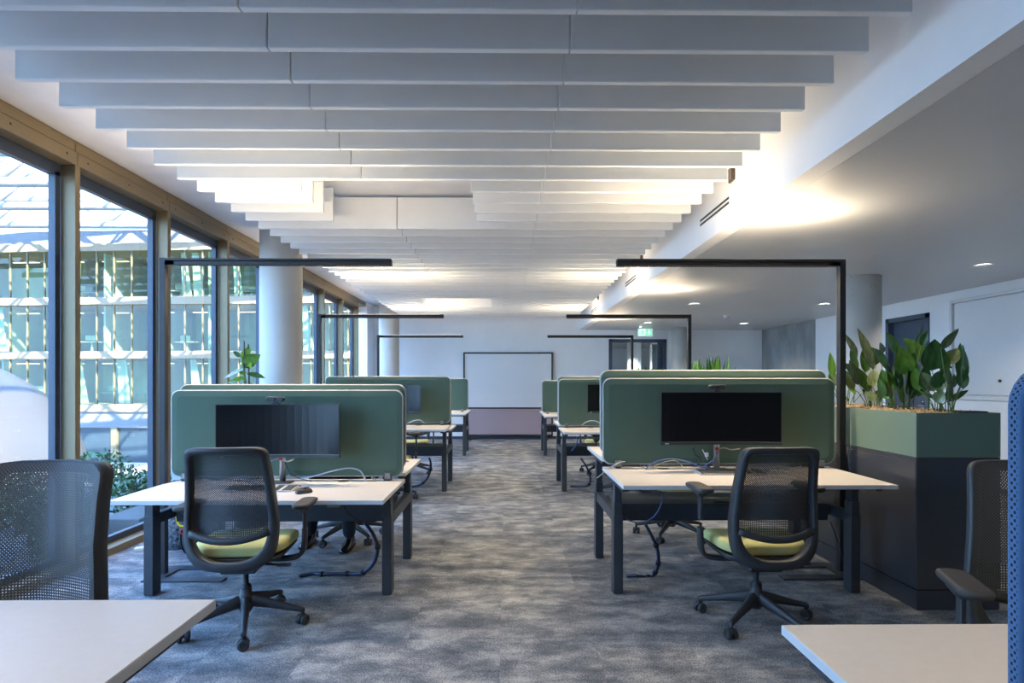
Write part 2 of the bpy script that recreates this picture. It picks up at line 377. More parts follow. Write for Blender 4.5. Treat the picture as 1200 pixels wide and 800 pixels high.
header = struct('trim_2', MB().box(XW - .18, XW - .03, YB, 13.2, 3.09, ZS - .008), M['bronze'])
screw_me = MB().lathe([(.0, .004), (.008, .004), (.009, 0)], n=10, axis='x').mesh('screw', M['sensor'])
for k in range(-3, 8):
    ya = Y0b + 1.16 * (k - 1); yb = ya + 1.16
    p = MB().box(XW - .16, XW, ya + .003, yb - .003, 2.99, 3.085, .003)
    p.box(XW - .14, XW - .018, ya + .003, yb - .003, 3.095, 3.165, .004)
    hp = p.build('header_panel', M['bronze'], header)
    if 0 <= k <= 5:
        for t in (.09, .5, .91):
            put('screw', screw_me, hp, (XW - .0005, ya + 1.16 * t, 3.045))
struct('wall_left', MB().box(XW - .25, XW - .18, YB, 13.2, 2.95, ZS + .4).box(XW - .3, XW - .16, YB, 13.2, -.5, -.01), M['white'])
struct('wall_left', MB().box(XW - .25, XW, YB, Y0b - 4.64, 0, ZS), M['white'])

# round concrete columns
def column(x, y, r, z1, lab, smooth='column'):
    o = MB().lathe([(r, 0), (r, z1)], (0, 0, 0), 48).build('pillar', M[smooth]); o.location = (x, y, 0); tag(o, lab, kind='structure')
column(-2.62, 6.75, .235, ZS, 'round pale concrete column standing near the window wall', 'smoothcol')
column(-2.62, 12.95, .225, ZS, 'round pale column in the far corner by the windows', 'smoothcol')
column(4.17, 6.78, .235, ZL, 'round raw concrete column behind the nearest planter')
column(4.03, 13.3, .20, ZL, 'round pale column beside the far glazed door')

# door in the side wall
def framed_door(name, x, ya, yb, z1):
    fr = MB().box(x - .02, x + .12, ya, ya + .07, 0, z1).box(x - .02, x + .12, yb - .07, yb, 0, z1).box(x - .02, x + .12, ya, yb, z1 - .07, z1)
    d = struct(name, fr, M['door'])
    lf = MB().box(x + .07, x + .11, ya + .07, yb - .07, 0.005, z1 - .07, .002).build('door_leaf', M['door'], d)
    MB().tube([(x + .07, ya + .14, 1.03), (x + .02, ya + .14, 1.03), (x + .02, ya + .26, 1.03)], .009).build('door_handle', M['chrome'], lf)
framed_door('door_1', XR, D2a, D2b, 2.39)
# glazed double door in the far wall and the room beyond it
fr = MB().box(DX0, DX0 + .08, YF - .02, YF + .12, 0, 2.40).box(DX1 - .08, DX1, YF - .02, YF + .12, 0, 2.40).box(DX0, DX1, YF - .02, YF + .12, 2.32, 2.40).box(DX1 - .20, DX1 - .15, YF + .02, YF + .08, 0, 2.32)
d2 = struct('door_2', fr, M['door'])
MB().box(DX0 + .08, DX1 - .2, YF + .045, YF + .055, .02, 2.32).build('pane', M['roomglass'], d2)
MB().box(DX1 - .15, DX1 - .08, YF + .04, YF + .06, .01, 2.32).build('side_panel', M['door'], d2)
MB().tube([(DX1 - .23, YF - .03, .95), (DX1 - .23, YF - .03, 1.25)], .012).build('door_handle', M['chrome'], d2)
struct('floor', MB().box(.5, 7, YF + .2, 22, -.1, 0), M['carpet'])
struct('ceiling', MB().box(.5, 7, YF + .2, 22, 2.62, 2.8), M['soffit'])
struct('wall_far', MB().box(.5, 7, 22, 22.2, 0, 2.8).box(.3, .5, YF + .2, 22.2, 0, 2.8).box(7, 7.2, YF + .2, 22.2, 0, 2.8), M['white'])
column(4.05, 18.2, .22, 2.62, 'white round column in the room beyond the glazed door', 'white')
gp = thing('glass_partition', 'white framed glass partition in the room beyond the glazed door', 'partition', (0, 18.0, 0))
fr = MB()
for x in (4.5, 5.15, 5.8, 6.98): fr.box(x, x + .06, -.03, .03, 0, 2.6)
fr.box(4.5, 7, -.03, .03, 2.54, 2.6).box(4.5, 7, -.03, .03, 0, .06); fr.build('frame', M['whitepl'], gp)
for x in (4.56, 5.21): MB().box(x, x + .59, -.005, .005, .06, 2.54).build('pane', M['roomglass'], gp)
MB().box(5.86, 6.98, -.02, .02, .06, 2.54).build('door_leaf', M['door'], gp)

# storage panels let into the side wall
sp = thing('sliding_panel', 'large white sliding wall panel with small round knob', 'panel', (XR - .02, 0, 0))
MB().box(-.02, .018, 4.2, 7.80, 1.22, 2.44, .003).build('upper_panel', M['board'], sp)
MB().box(-.02, .018, 4.2, 7.80, .08, 1.14, .003).build('lower_panel', M['white'], sp)
MB().box(-.03, .018, 4.2, 7.83, 1.15, 1.205, .003).build('rail', M['whitepl'], sp)
MB().box(-.035, .018, 7.83, 7.875, .02, 2.50, .003).box(-.035, .018, 4.15, 7.83, 2.455, 2.50, .003).build('frame', M['whitepl'], sp)
MB().lathe([(.012, 0), (.018, -.01), (.018, -.022), (.0, -.026)], (-.02, 7.06, 1.40), 12, axis='x').build('knob', M['sensor'], sp)

# ------------------------------------------------------------------ ceiling fittings
def lamp_light(parent, name, size, loc, power, col, up=False, shape='RECTANGLE', spread=None):
    l = bpy.data.lights.new(name, 'AREA'); l.shape = shape; l.size = size[0]; l.size_y = size[1] if len(size) > 1 else size[0]; l.energy = power; l.color = col
    if spread: l.spread = R(spread)
    o = bpy.data.objects.new(name, l); COL.objects.link(o); o.parent = parent; o.location = loc
    if up: o.rotation_euler = (math.pi, 0, 0)
    return o
dl = [(2.98, 6.04, 'nearest downlight over the tall planter row'), (5.06, 6.06, 'round downlight in the lower ceiling nearest the sliding panels'),
      (3.0, 9.16, 'downlight above the middle bench beside the planters'), (5.08, 9.16, 'downlight in front of the concrete side wall'),
      (2.99, 12.15, 'downlight just in front of the exit sign'), (5.10, 12.3, 'farthest downlight by the concrete wall corner')]
def downlight(x, y, lab, z=ZL, g='recessed ceiling downlights', p=SPOT_W):
    t = thing('downlight', lab, 'light', (x, y, z), 0, g)
    MB().lathe([(.074, .0), (.088, -.001), (.09, -.006), (.074, -.008)], n=28).build('ring', M['whitepl'], t)
    MB().lathe([(0, -.006), (.074, -.006), (.074, 0)], n=28).build('lens', M['spot'], t)
    lamp_light(t, 'downlight_light', (.13,), (0, 0, -.015), p, (1, .93, .82), shape='DISK', spread=120)
for x, y, lab in dl: downlight(x, y, lab)
downlight(3.55, 17.3, 'downlight in the room beyond the glazed door, left one', p=45); downlight(5.0, 17.2, 'downlight in the room beyond the glazed door, in front of the partition', p=45)
sd = thing('smoke_detector', 'small white smoke detector on the lower ceiling', 'detector', (4.1, 10.7, ZL))
MB().lathe([(.055, 0), (.055, -.015), (.05, -.02)], n=24).build('base', M['whitepl'], sd)
MB().lathe([(.046, -.02), (.044, -.045), (.03, -.055), (0, -.056)], n=24).build('head', M['edge'], sd)
for i, (ya, yb, z, lab) in enumerate(((4.5, 5.17, 2.815, 'nearest twin slot air vent on the white bulkhead'), (7.75, 8.42, 2.80, 'middle twin slot air vent on the white bulkhead'), (11.1, 11.8, 2.80, 'farthest twin slot air vent on the white bulkhead'))):
    t = thing('slot_diffuser', lab, 'vent', (XB, (ya + yb) / 2, z), 0, 'slot air vents on the bulkhead'); hl = (yb - ya) / 2
    MB().box(-.004, 0, -hl - .008, hl + .008, -.036, .036, .001).build('frame', M['whitepl'], t)
    for zz in (-.019, .019): MB().box(-.0055, -.001, -hl, hl, zz - .009, zz + .009).build('slot', M['slot'], t)
for y, lab in ((4.43, 'small brown sensor box nearest on the bulkhead'), (7.4, 'small brown sensor box in the middle of the bulkhead'), (10.9, 'small brown sensor box farthest along the bulkhead')):
    t = thing('sensor', lab, 'sensor', (XB, y, 2.99), 0, 'sensor boxes on the bulkhead')
    MB().box(-.02, 0, -.045, .045, -.055, .055, .003).build('housing', M['sensor'], t)
    MB().box(-.023, -.018, -.012, .012, -.04, .045, .001).build('window_strip', M['clip'], t)
ex = thing('exit_sign', 'green and white running man exit sign hanging from the lower ceiling', 'sign', (3.17, 13.1, 2.50))
MB().box(-.165, .165, -.012, .012, -.085, .085, .003).build('panel', M['exitwhite'], ex)
MB().box(-.002, .158, -.016, -.0121, -.078, .078).build('green_field', M['exitgreen'], ex)
MB().box(-.158, -.145, -.016, -.0121, -.078, .078).build('green_edge', M['exitgreen'], ex)
mbx = MB().box(.058, .098, -.019, -.0161, -.005, .055)
mbx.add([(.078, -.0185, -.06), (.13, -.0185, -.002), (.026, -.0185, -.002), (.078, -.0165, -.06), (.13, -.0165, -.002), (.026, -.0165, -.002)], [(0, 1, 2), (3, 5, 4), (0, 3, 4, 1), (1, 4, 5, 2), (2, 5, 3, 0)]); mbx.build('arrow', M['exitwhite'], ex)
mg = MB().lathe([(0, -.0165), (.016, -.0165), (.016, -.0125)], (-.062, 0, .05), 12, axis='y')
def bar(m, a, b, wd):
    a = Vector(a); b = Vector(b); d = (b - a).normalized(); q = Vector((-d.y, d.x)) * wd
    c = [a + q, a - q, b - q, b + q]; m.add([(p.x, -.0165, p.y) for p in c] + [(p.x, -.0122, p.y) for p in c], [(0, 1, 2, 3), (7, 6, 5, 4), (0, 4, 5, 1), (1, 5, 6, 2), (2, 6, 7, 3), (3, 7, 4, 0)])
for a, b, wd in (((-.065, .03), (-.08, -.015), .014), ((-.08, -.015), (-.045, -.035), .009), ((-.045, -.035), (-.05, -.07), .008), ((-.08, -.015), (-.10, -.045), .009), ((-.10, -.045), (-.13, -.05), .008), ((-.065, .025), (-.03, .01), .006), ((-.065, .025), (-.105, .015), .006)): bar(mg, a, b, wd)
mg.build('running_figure', M['exitgreen'], ex)
for hx_ in (-.1, .1): MB().tube([(hx_, 0, .085), (hx_, 0, .12)], .004).build('hanger', M['whitepl'], ex)
el = thing('emergency_spot', 'tiny bright emergency spot on the ceiling above the exit sign', 'light', (2.98, 12.75, ZL))
MB().lathe([(.03, 0), (.03, -.02), (.022, -.024)], n=16).build('housing', M['whitepl'], el)
MB().lathe([(.02, -.022), (.012, -.03), (0, -.031)], n=16).build('lens', M['spot'], el)

# whiteboard on the far wall
wb = thing('whiteboard', 'framed whiteboard with mauve lower panel on the far wall', 'whiteboard', (.05, YF - .02, 0))
b_ = MB()
x0, x1, z0, z1 = -1.07, 1.07, .08, 2.08
b_.box(x0, x0 + .035, -.05, 0, z0, z1, .004).box(x1 - .035, x1, -.05, 0, z0, z1, .004).box(x0, x1, -.05, 0, z1 - .035, z1, .004).box(x0, x1, -.05, 0, z0, z0 + .035, .004).box(x0, x1, -.05, 0, .735, .765, .003)
b_.build('frame', M['black'], wb)
MB().box(x0 + .03, x1 - .03, -.03, 0, .76, z1 - .03).build('writing_panel', M['board'], wb)
MB().box(x0 + .03, x1 - .03, -.03, 0, z0 + .03, .74).build('fabric_panel', M['mauve'], wb)
for x in (-.9, .9): MB().box(x - .04, x + .04, -.3, 0.01, 0.002, .03, .004).build('foot', M['black'], wb)

# ------------------------------------------------------------------ benches
BX = {'window': (-2.36, -.73), 'planter': (.70, 2.35)}
def yc(r): return 4.195 + 3.5 * (r - 1)
HGT = {('window', 0): (.70, .85), ('window', 1): (.69, .73), ('window', 2): (.815, .755), ('window', 3): (.80, .80),
       ('planter', 0): (.74, .78), ('planter', 1): (.775, .835), ('planter', 2): (.78, .815), ('planter', 3): (.76, .77)}
ORD = ['nearest', 'second', 'third', 'farthest']
BN = {('window', 0): 'cropped nearest bench at the window side', ('window', 1): 'first full bench at the window side', ('window', 2): 'second bench back at the window side', ('window', 3): 'farthest bench at the window side',
      ('planter', 0): 'cropped nearest bench at the planter side', ('planter', 1): 'first full bench at the planter side', ('planter', 2): 'second bench back at the planter side', ('planter', 3): 'farthest bench at the planter side'}
def desktop(x0, x1, y0, y1, h):
    t = MB(); e = .0015
    t.box(x0, x1, y0, y1, h - .025, h - e, .0012, 1)
    t.box(x0 + .001, x1 - .001, y0 + .001, y1 - .001, h - .003, h, .0008, 0)
    return t
def bench(side, r):
    x0, x1 = BX[side]; c = yc(r); hf, hr = HGT[side, r]
    t = thing('bench_desk', 'double sided white topped office desk, ' + BN[side, r], 'desk', ((x0 + x1) / 2, c, 0), 0, 'bench desks along the aisle')
    X0, X1 = x0 - (x0 + x1) / 2, x1 - (x0 + x1) / 2
    for h, s in ((hf, -1), (hr, 1)):
        ya, yb = (-.765, -.012) if s < 0 else (.012, .765)
        tp = desktop(X0, X1, ya, yb, h).build('tabletop', [M['top'], M['edge']], t)
        gx = X1 - .42 if side == 'window' else X0 + .42
        MB().lathe([(.0, h + .001), (.036, h + .0015), (.04, h + .0005), (.04, h - .004)], (gx, s * .10, 0), 20).build('grommet', M['sensor'], tp)
        yl = s * .38
        for x in (X0 + .005, X1 - .08):
            lg = MB().box(x, x + .062, yl - .045, yl + .045, .004, min(.52, h - .06), .003).build('leg', M['anthracite'], t)
            MB().box(x + .004, x + .058, yl - .041, yl + .041, .3, min(.60, h - .05), .002).box(x + .008, x + .054, yl - .036, yl + .036, .3, h - .03, .002).build('inner_tube', M['anthracite'], lg)
            MB().box(x + .012, x + .05, yl - .03, yl + .03, 0, .006).build('glide', M['black'], lg)
            MB().box(x + .01, x + .05, s * .09, s * .66, h - .055, h - .0255, .002).build('top_support', M['anthracite'], t)
        MB().box(X0 + .06, X1 - .06, yl - .035, yl + .035, h - .065, h - .0256, .002).build('top_rail', M['anthracite'], t)
        hx = X0 + .55 if side == 'planter' and r != 1 else (X1 - .30 if side == 'window' else X1 - .16)
        MB().box(hx - .035, hx + .035, s * .755, s * .70, h - .043, h - .026, .003).build('height_switch', M['clip'], t)
    for x in (X0 + .012, X1 - .066):
        MB().box(x, x + .05, -.336, .336, .455, .525, .003).build('side_beam', M['anthracite'], t)
    tr = MB(); xa, xb = X0 + .07, X1 - .09
    sec = [(-.19, .54), (.19, .54), (.16, .42), (-.16, .42)]
    tr.loops([[(x, y, z) for y, z in sec] for x in (xa, xb)], smooth=False)
    tr.box(xa + .02, xb - .02, -.20, .20, .538, .546, .002)
    tro = tr.build('cable_tray', M['anthracite'], t)
    MB().box((xa + xb) / 2 - .05, (xa + xb) / 2 + .05, -.17, -.13, .5455, .549).build('cable_slot', M['slot'], tro)
    return t
for r in range(4):
    for side in ('window', 'planter'): bench(side, r)

# fabric dividers clamped to the rear edge of each desktop
def divider_meshes(wd, blue):
    hh, t = .62, .026; n_ = 6; rad = .06
    def lp(inset, y, rr): return [(x, y, z) for x, z in rrect(wd - 2 * inset, hh - 2 * inset, max(rr - inset * .6, .01), n_)]
    core = MB()
    for s in (-1, 1):
        core.loops([lp(.004, s * .010, rad), lp(.006, s * .0125, rad), lp(.045, s * .0185, rad), lp(.052, s * .0187, rad)], smooth=False, cap0=False)
    band = MB().loops([lp(.006, -.0128, rad), lp(.001, -.0095, rad), lp(0, -.006, rad), lp(0, .006, rad), lp(.001, .0095, rad), lp(.006, .0128, rad)], smooth=True)
    return core.mesh('fabric_panel', M['green']), band.mesh('edge_band', M['knitdaylight' if blue else 'knit'])
dcache = {}
def divider(side, r, s):
    x0, x1 = BX[side]; x0, x1 = (x0 - .025, x1 - .004) if side == 'window' else (x0 - .008, x1 + .018)
    blue = side == 'planter' and r == 0  # nearest divider: edge band carries painted blue daylight
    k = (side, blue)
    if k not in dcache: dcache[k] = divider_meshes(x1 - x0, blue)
    h = HGT[side, r][0 if s < 0 else 1]; y = yc(r) + s * .055 + (.030 if blue else 0)
    where = ('on front of the ' if s < 0 else 'on rear of the ') + BN[side, r]
    if s < 0: where = 'on front of the ' + BN[side, r]
    t = thing('desk_divider', ('divider with painted daylight edge ' if blue else 'green divider ') + where, 'divider', ((x0 + x1) / 2, y, h), 0, 'green desk dividers')
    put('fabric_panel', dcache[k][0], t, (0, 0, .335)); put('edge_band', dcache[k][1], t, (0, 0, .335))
    for cx in (-(x1 - x0) / 2 + .11, (x1 - x0) / 2 - .11):
        c = MB().box(cx - .021, cx + .021, s * .020, s * .036, 0, .055, .002).box(cx - .021, cx + .021, -s * .02, s * .036, 0.0, .012, .002).box(cx - .021, cx + .021, -s * .024, -s * .017, 0, .05, .002)
        c.build('clamp', M['clip'], t)
for r in (1, 2, 3):
    for side in ('window', 'planter'):
        for s in (-1, 1): divider(side, r, s)
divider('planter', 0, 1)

# ------------------------------------------------------------------ lamps
def lamp(side, r):
    x0 = -2.475 if side == 'window' else 2.452; sg = 1 if side == 'window' else -1; c = yc(r)
    t = thing('floor_lamp', 'black L shaped LED floor lamp arching over the ' + BN[side, r], 'lamp', (x0, c, 0), 0, 'black arched floor lamps')
    zt = 2.285
    MB().box(-.0225, .0225, -.0225, .0225, .012, zt, .002).build('post', M['black'], t)
    arm = MB().box(sg * .0225, sg * 1.645, -.028, .028, zt - .028, zt - .004, .002)
    for yy in (-.026, .026): arm.box(sg * .0225, sg * 1.645, yy - .002, yy + .002, zt - .050, zt - .02)
    arm = arm.box(sg * 1.640, sg * 1.645, -.028, .028, zt - .05, zt - .02).box(sg * .0225, sg * .09, -.028, .028, zt - .05, zt - .02).build('arm', M['black'], t)
    MB().box(sg * .09, sg * 1.60, -.018, .018, zt - .030, zt - .0275).build('lower_diffuser', M['lampwarm'], arm)
    MB().box(sg * .09, sg * 1.60, -.018, .018, zt - .0045, zt - .0025).build('upper_diffuser', M['lampwarm' if r else 'edge'], arm)
    lv = MB()
    for k in range(60):
        x = sg * (.10 + k * .0252); lv.box(x - .004, x + .004, -.024, .024, zt - .052, zt - .034)
    lo = lv.build('louvre', M['black'], arm)
    if r > 0: lamp_light(t, 'lamp_uplight', (1.5, .035), (sg * .85, 0, zt + .004), UP_W, (1, .79, .53), True)
    lamp_light(t, 'lamp_downlight', (1.5, .035), (sg * .85, 0, zt - .058), DOWN_W * (1 if r else .45), (1, .82, .60), spread=140)
    b = MB()
    for yy in (-.13, .13): b.box(sg * .03, sg * .50, yy - .04, yy + .04, 0, .012, .002)
    b.box(-sg * .06, sg * .06, -.17, .17, 0, .0125, .002)
    b.build('base', M['anthracite'], t)
for r in (0, 1, 2, 3):
    for side in ('window', 'planter'): lamp(side, r)

# ------------------------------------------------------------------ office chair
def yb_(z):
    T = [(.38, -.232), (.42, -.250), (.48, -.262), (.55, -.264), (.65, -.262), (.8, -.270), (.95, -.30), (1.06, -.335)]
    if z <= T[0][0]: return T[0][1]
    for (a, ya), (b, yb) in zip(T, T[1:]):
        if z <= b:
            q = (z - a) / (b - a); return ya + (yb - ya) * q
    return T[-1][1]
def by(x, z): return yb_(z) + .050 * (x / .24) ** 2
OUT = [(0, 1.055), (.08, 1.0545), (.15, 1.052), (.185, 1.044), (.203, 1.022), (.209, .985), (.219, .87), (.231, .74), (.239, .64), (.238, .56), (.224, .48), (.19, .425), (.13, .393), (.065, .384), (0, .382)]
INN = [(0, 1.019), (.075, 1.0185), (.14, 1.016), (.163, 1.008), (.174, .99), (.178, .955), (.187, .86), (.197, .74), (.203, .65), (.198, .585), (.182, .525), (.150, .478), (.105, .449), (.055, .438), (0, .436)]
def back_frame():
    def full(T, n=3):
        pts = [(x, z, 0) for x, z in T] + [(-x, z, 0) for x, z in T[-2:0:-1]]
        return [(p.x, p.y) for p in spline(pts, n, True)]
    o, i = full(OUT), full(INN); n_ = len(o)
    rings = [[], [], [], [], [], []]
    for (ox, oz), (ix, iz) in zip(o, i):
        mx, mz = ox + (ix - ox) * .12, oz + (iz - oz) * .12; nx, nz = ox + (ix - ox) * .9, oz + (iz - oz) * .9
        side = min(1, abs(ox) / .2)
        rings[0].append((mx, by(mx, mz) - .016, mz)); rings[1].append((ox, by(ox, oz) - .006, oz)); rings[2].append((ox, by(ox, oz) + .026 + .020 * side, oz))
        rings[3].append((ix, by(ix, iz) + .022 + .016 * side, iz)); rings[4].append((ix, by(ix, iz) - .006, iz)); rings[5].append((nx, by(nx, nz) - .014, nz))
    m = MB(); vs = [v for rg in rings for v in rg]; fs = []
    for a in range(6):
        b = (a + 1) % 6
        for k in range(n_): fs.append((a * n_ + k, a * n_ + (k + 1) % n_, b * n_ + (k + 1) % n_, b * n_ + k))
    return m.add(vs, fs, 0, True)
def inner_w(z):
    T = sorted([(z_, x) for x, z_ in INN[4:11]])
    if z <= T[0][0]: return T[0][1]
    for (a, xa), (b, xb) in zip(T, T[1:]):
        if z <= b: return xa + (xb - xa) * (z - a) / (b - a)
    return max(.1, T[-1][1] - (z - T[-1][0]) * 1.1)
def outer_w(z):
    T = sorted([(z_, x) for x, z_ in OUT[2:12]])
    if z <= T[0][0]: return T[0][1]
    for (a, xa), (b, xb) in zip(T, T[1:]):
        if z <= b: return xa + (xb - xa) * (z - a) / (b - a)
    return T[-1][1]
def bar_z(u): return .562 + .040 * u * u           # lower rim of the mesh, sagging in the middle
def back_mesh():
    m = MB(); nu, nv = 16, 18; vs = []
    for j in range(nv + 1):
        for i in range(nu + 1):
            u = -1 + 2 * i / nu; zb = bar_z(u); z = zb + (1.050 - zb) * j / nv; x = u * (outer_w(z) - .004)
            vs.append((x, by(x, z) + .027 + .020 * min(1, abs(x) / .2), z))
    fs = [(j * (nu + 1) + i, j * (nu + 1) + i + 1, (j + 1) * (nu + 1) + i + 1, (j + 1) * (nu + 1) + i) for j in range(nv) for i in range(nu)]
    return m.add(vs, fs, 0, True)
def cross_bar():
    pts = []
    for i in range(17):
        u = -1 + i / 8; z = bar_z(u); x = u * .205; pts.append((x, by(x, z) - .004, z - .008))
    return MB().tube(pts, 1, sect=[(.011, -.016), (.011, .016), (-.008, .020), (-.012, .012), (-.012, -.012), (-.008, -.020)], up=(0, 0, 1))
def seat_cushion():
    m = MB(); L_ = []
    def lp(w_, d, y, z, sag=0): return [(x, yy + y, z - sag * max(0, yy) ** 2 + .02 * (x / .25) ** 2) for x, yy in rrect(w_, d, min(.13, w_ * .3, d * .3), 8)]
    for sc, z in ((.90, .432), (.985, .440), (1, .458), (.985, .478), (.93, .492), (.80, .499), (.5, .500), (.12, .499)):
        L_.append(lp(.50 * sc, .45 * sc, .055, z, .35))
    return m.loops(L_)
def seat_shell():
    m = MB(); lp = lambda w_, d, z: [(x, y + .05, z) for x, y in rrect(w_, d, .10, 6)]
    m.loops([lp(.30, .30, .388), lp(.42, .42, .400), lp(.465, .45, .430), lp(.46, .44, .436)])
    return m
def mechanism():
    m = MB().box(-.10, .10, -.13, .14, .335, .395, .012)
    m.loops([[(-.09, -.09, .355), (.09, -.09, .355), (.09, -.09, .395), (-.09, -.09, .395)], [(-.08, -.18, .37), (.08, -.18, .37), (.08, -.18, .40), (-.08, -.18, .40)], [(-.07, -.235, .385), (.07, -.235, .385), (.07, -.235, .412), (-.07, -.235, .412)]], smooth=False)
    return m
def arm_support(s):
    m = MB(); path = spline([(s * .12, .02, .375), (s * .24, .02, .378), (s * .295, .02, .395), (s * .318, .02, .44), (s * .322, .02, .52), (s * .324, .015, .555)], 5)
    m.tube(path, 1, sect=[(.026, -.013), (.026, .013), (-.026, .013), (-.026, -.013)], up=None, smooth=False) if False else None
    # rectangular section kept along Y
    L_ = []
    for i, p in enumerate(path):
        a = path[max(i - 1, 0)]; b = path[min(i + 1, len(path) - 1)]; t = (b - a).normalized(); nrm = Vector((-t.z, 0, t.x)) * .012; yv = Vector((0, .027, 0))
        L_.append([p + nrm * 1 + yv * .8, p + nrm * .8 + yv, p - nrm * .8 + yv, p - nrm + yv * .8, p - nrm - yv * .8, p - nrm * .8 - yv, p + nrm * .8 - yv, p + nrm - yv * .8])
    m.loops(L_, smooth=True)
    return m
def arm_post(s):
    m = MB().box(s * .324 - .009, s * .324 + .009, -.006, .036, .50, .655, .004)
    m.loops([[(s * .322 + x, .015 + y, z) for x, y in rrect(w_, d, .012, 3)] for w_, d, z in ((.03, .05, .635), (.06, .10, .655), (.07, .14, .668))])
    return m
def arm_pad(s):
    m = MB(); f = lambda w_, d, z: [(s * .322 + x, .03 + y, z) for x, y in rrect(w_, d, .032, 5)]
    return m.loops([f(.070, .22, .667), f(.090, .248, .674), f(.096, .256, .685), f(.092, .25, .695), f(.076, .232, .699)])
def star_leg():
    L_ = []
    for t, z, w_, h_ in ((.02, .150, .026, .034), (.05, .148, .026, .032), (.14, .128, .021, .024), (.24, .103, .017, .017), (.305, .088, .015, .014), (.325, .082, .014, .012)):
        L_.append([(t, w_ * .7, z - h_), (t, w_, z - h_ * .5), (t, w_ * .75, z + h_ * .6), (t, w_ * .3, z + h_), (t, -w_ * .3, z + h_), (t, -w_ * .75, z + h_ * .6), (t, -w_, z - h_ * .5), (t, -w_ * .7, z - h_)])
    m = MB().loops(L_)
    m.lathe([(.011, .052), (.012, .09)], (.315, 0, 0), 10)
    return m
def caster():
    m = MB()
    for s in (-1, 1):
        m.lathe([(.010, s * .008), (.027, s * .008), (.0295, s * .012), (.0295, s * .026), (.025, s * .030), (.012, s * .030), (.012, s * .022)], (0, 0, .0295), 18, axis='y')
    m.tube([(0, -.03, .0295), (0, .03, .0295)], .008)
    hood = []
    for k in range(9):
        a = R(20 + k * 20); hood.append((.0325 * math.cos(a), .0295 + .0325 * math.sin(a)))
    m.loops([[(x, y, z) for x, z in hood] + [(x * .88, y, .0295 + (z - .0295) * .88) for x, z in hood[::-1]] for y in (-.007, .007)])
    m.lathe([(.012, .058), (.009, .066)], (0, 0, 0), 10)
    return m
CH = {}
def chair_mesh(k, fn, m):
    if k not in CH: CH[k] = fn().mesh(k, M[m])
    return CH[k]
def chair(x, y, rz, label, dz=0, arm=0, a0=4, seat_y=0, loc_seed=0):
    rnd = random.Random(loc_seed)
    t = thing('office_chair', label, 'chair', (x, y, 0), rz, 'mesh back office chairs')
    up = Vector((0, 0, dz))
    put('back_frame', chair_mesh('back_frame', back_frame, 'plastic'), t, up)
    put('back_mesh', chair_mesh('back_mesh', back_mesh, 'mesh'), t, up)
    put('lumbar_bar', chair_mesh('lumbar_bar', cross_bar, 'plastic'), t, up)
    put('seat_cushion', chair_mesh('seat_cushion', seat_cushion, 'seat'), t, up)
    put('seat_shell', chair_mesh('seat_shell', seat_shell, 'plastic'), t, up)
    put('tilt_mechanism', chair_mesh('tilt_mechanism', mechanism, 'plastic'), t, up)
    for s in (-1, 1):
        q = put('arm_support', chair_mesh('arm_support%d' % s, lambda: arm_support(s), 'plastic'), t, up)
        put('arm_post', chair_mesh('arm_post%d' % s, lambda: arm_post(s), 'plastic'), q, (0, 0, arm))
        put('arm_pad', chair_mesh('arm_pad%d' % s, lambda: arm_pad(s), 'pad'), q, (0, 0, arm))
    put('lever', chair_mesh('lever', lambda: MB().tube([(.09, -.06, .372), (.26, -.08, .368)], .007).box(.20, .275, -.095, -.065, .362, .378, .004), 'plastic'), t, up)
    put('gas_cylinder', chair_mesh('gas_cylinder', lambda: MB().lathe([(.026, .085), (.027, .235), (.024, .24), (.015, .242), (.015, .45)], n=20), 'plastic'), t)
    b = put('star_base', chair_mesh('star_base', lambda: MB().lathe([(.030, .09), (.042, .115), (.046, .15), (.040, .185), (.031, .195), (.031, .225)], n=24), 'plastic'), t)
    for k in range(5):
        a = R(a0 + 72 * k) - rz
        put('leg', chair_mesh('star_leg', star_leg, 'plastic'), b, (0, 0, 0), (0, 0, a))
        put('caster', chair_mesh('caster', caster, 'plastic'), b, (.315 * math.cos(a), .315 * math.sin(a), 0), (0, 0, a + R(rnd.uniform(50, 130))))
    return t
chair(-1.485, 3.31, R(4), 'black mesh chair with lime seat at the front of the first window side bench', .0, .005, 4, loc_seed=1)
chair(1.45, 3.33, R(2), 'black mesh chair with lime seat at the front of the first planter side bench', -.005, .10, 7, loc_seed=2)
chair(-1.53, 1.66, R(178), 'large cropped black mesh chair back behind the nearest window side desktop', .075, -.03, 20, loc_seed=3)
chair(1.81, 1.79, R(180 - 20), 'black mesh chair beside the divider with painted daylight edge, arm pad turned inwards', .052, 0, 30, loc_seed=4)
chair(-1.40, 5.14, R(182), 'office chair the seated person uses behind the first window side bench', 0, 0, 100, loc_seed=5)
chair(1.50, 5.2, R(180), 'empty office chair whose star base shows under the first planter side bench', .02, -.02, 20, loc_seed=6)
chair(-1.38, 6.78, R(0), 'office chair at the front of the second window side bench, mostly hidden by dividers', 0, .095, 10, loc_seed=7)
chair(1.42, 7.0, R(0), 'office chair at the front of the second planter side bench, mostly hidden', 0, .02, 25, loc_seed=8)
chair(-1.42, 8.75, R(180), 'office chair behind the second window side bench, lime seat edge showing', 0, 0, 40, loc_seed=9)
chair(1.45, 8.75, R(180), 'office chair behind the second planter side bench, casters showing', 0, 0, 10, loc_seed=10)

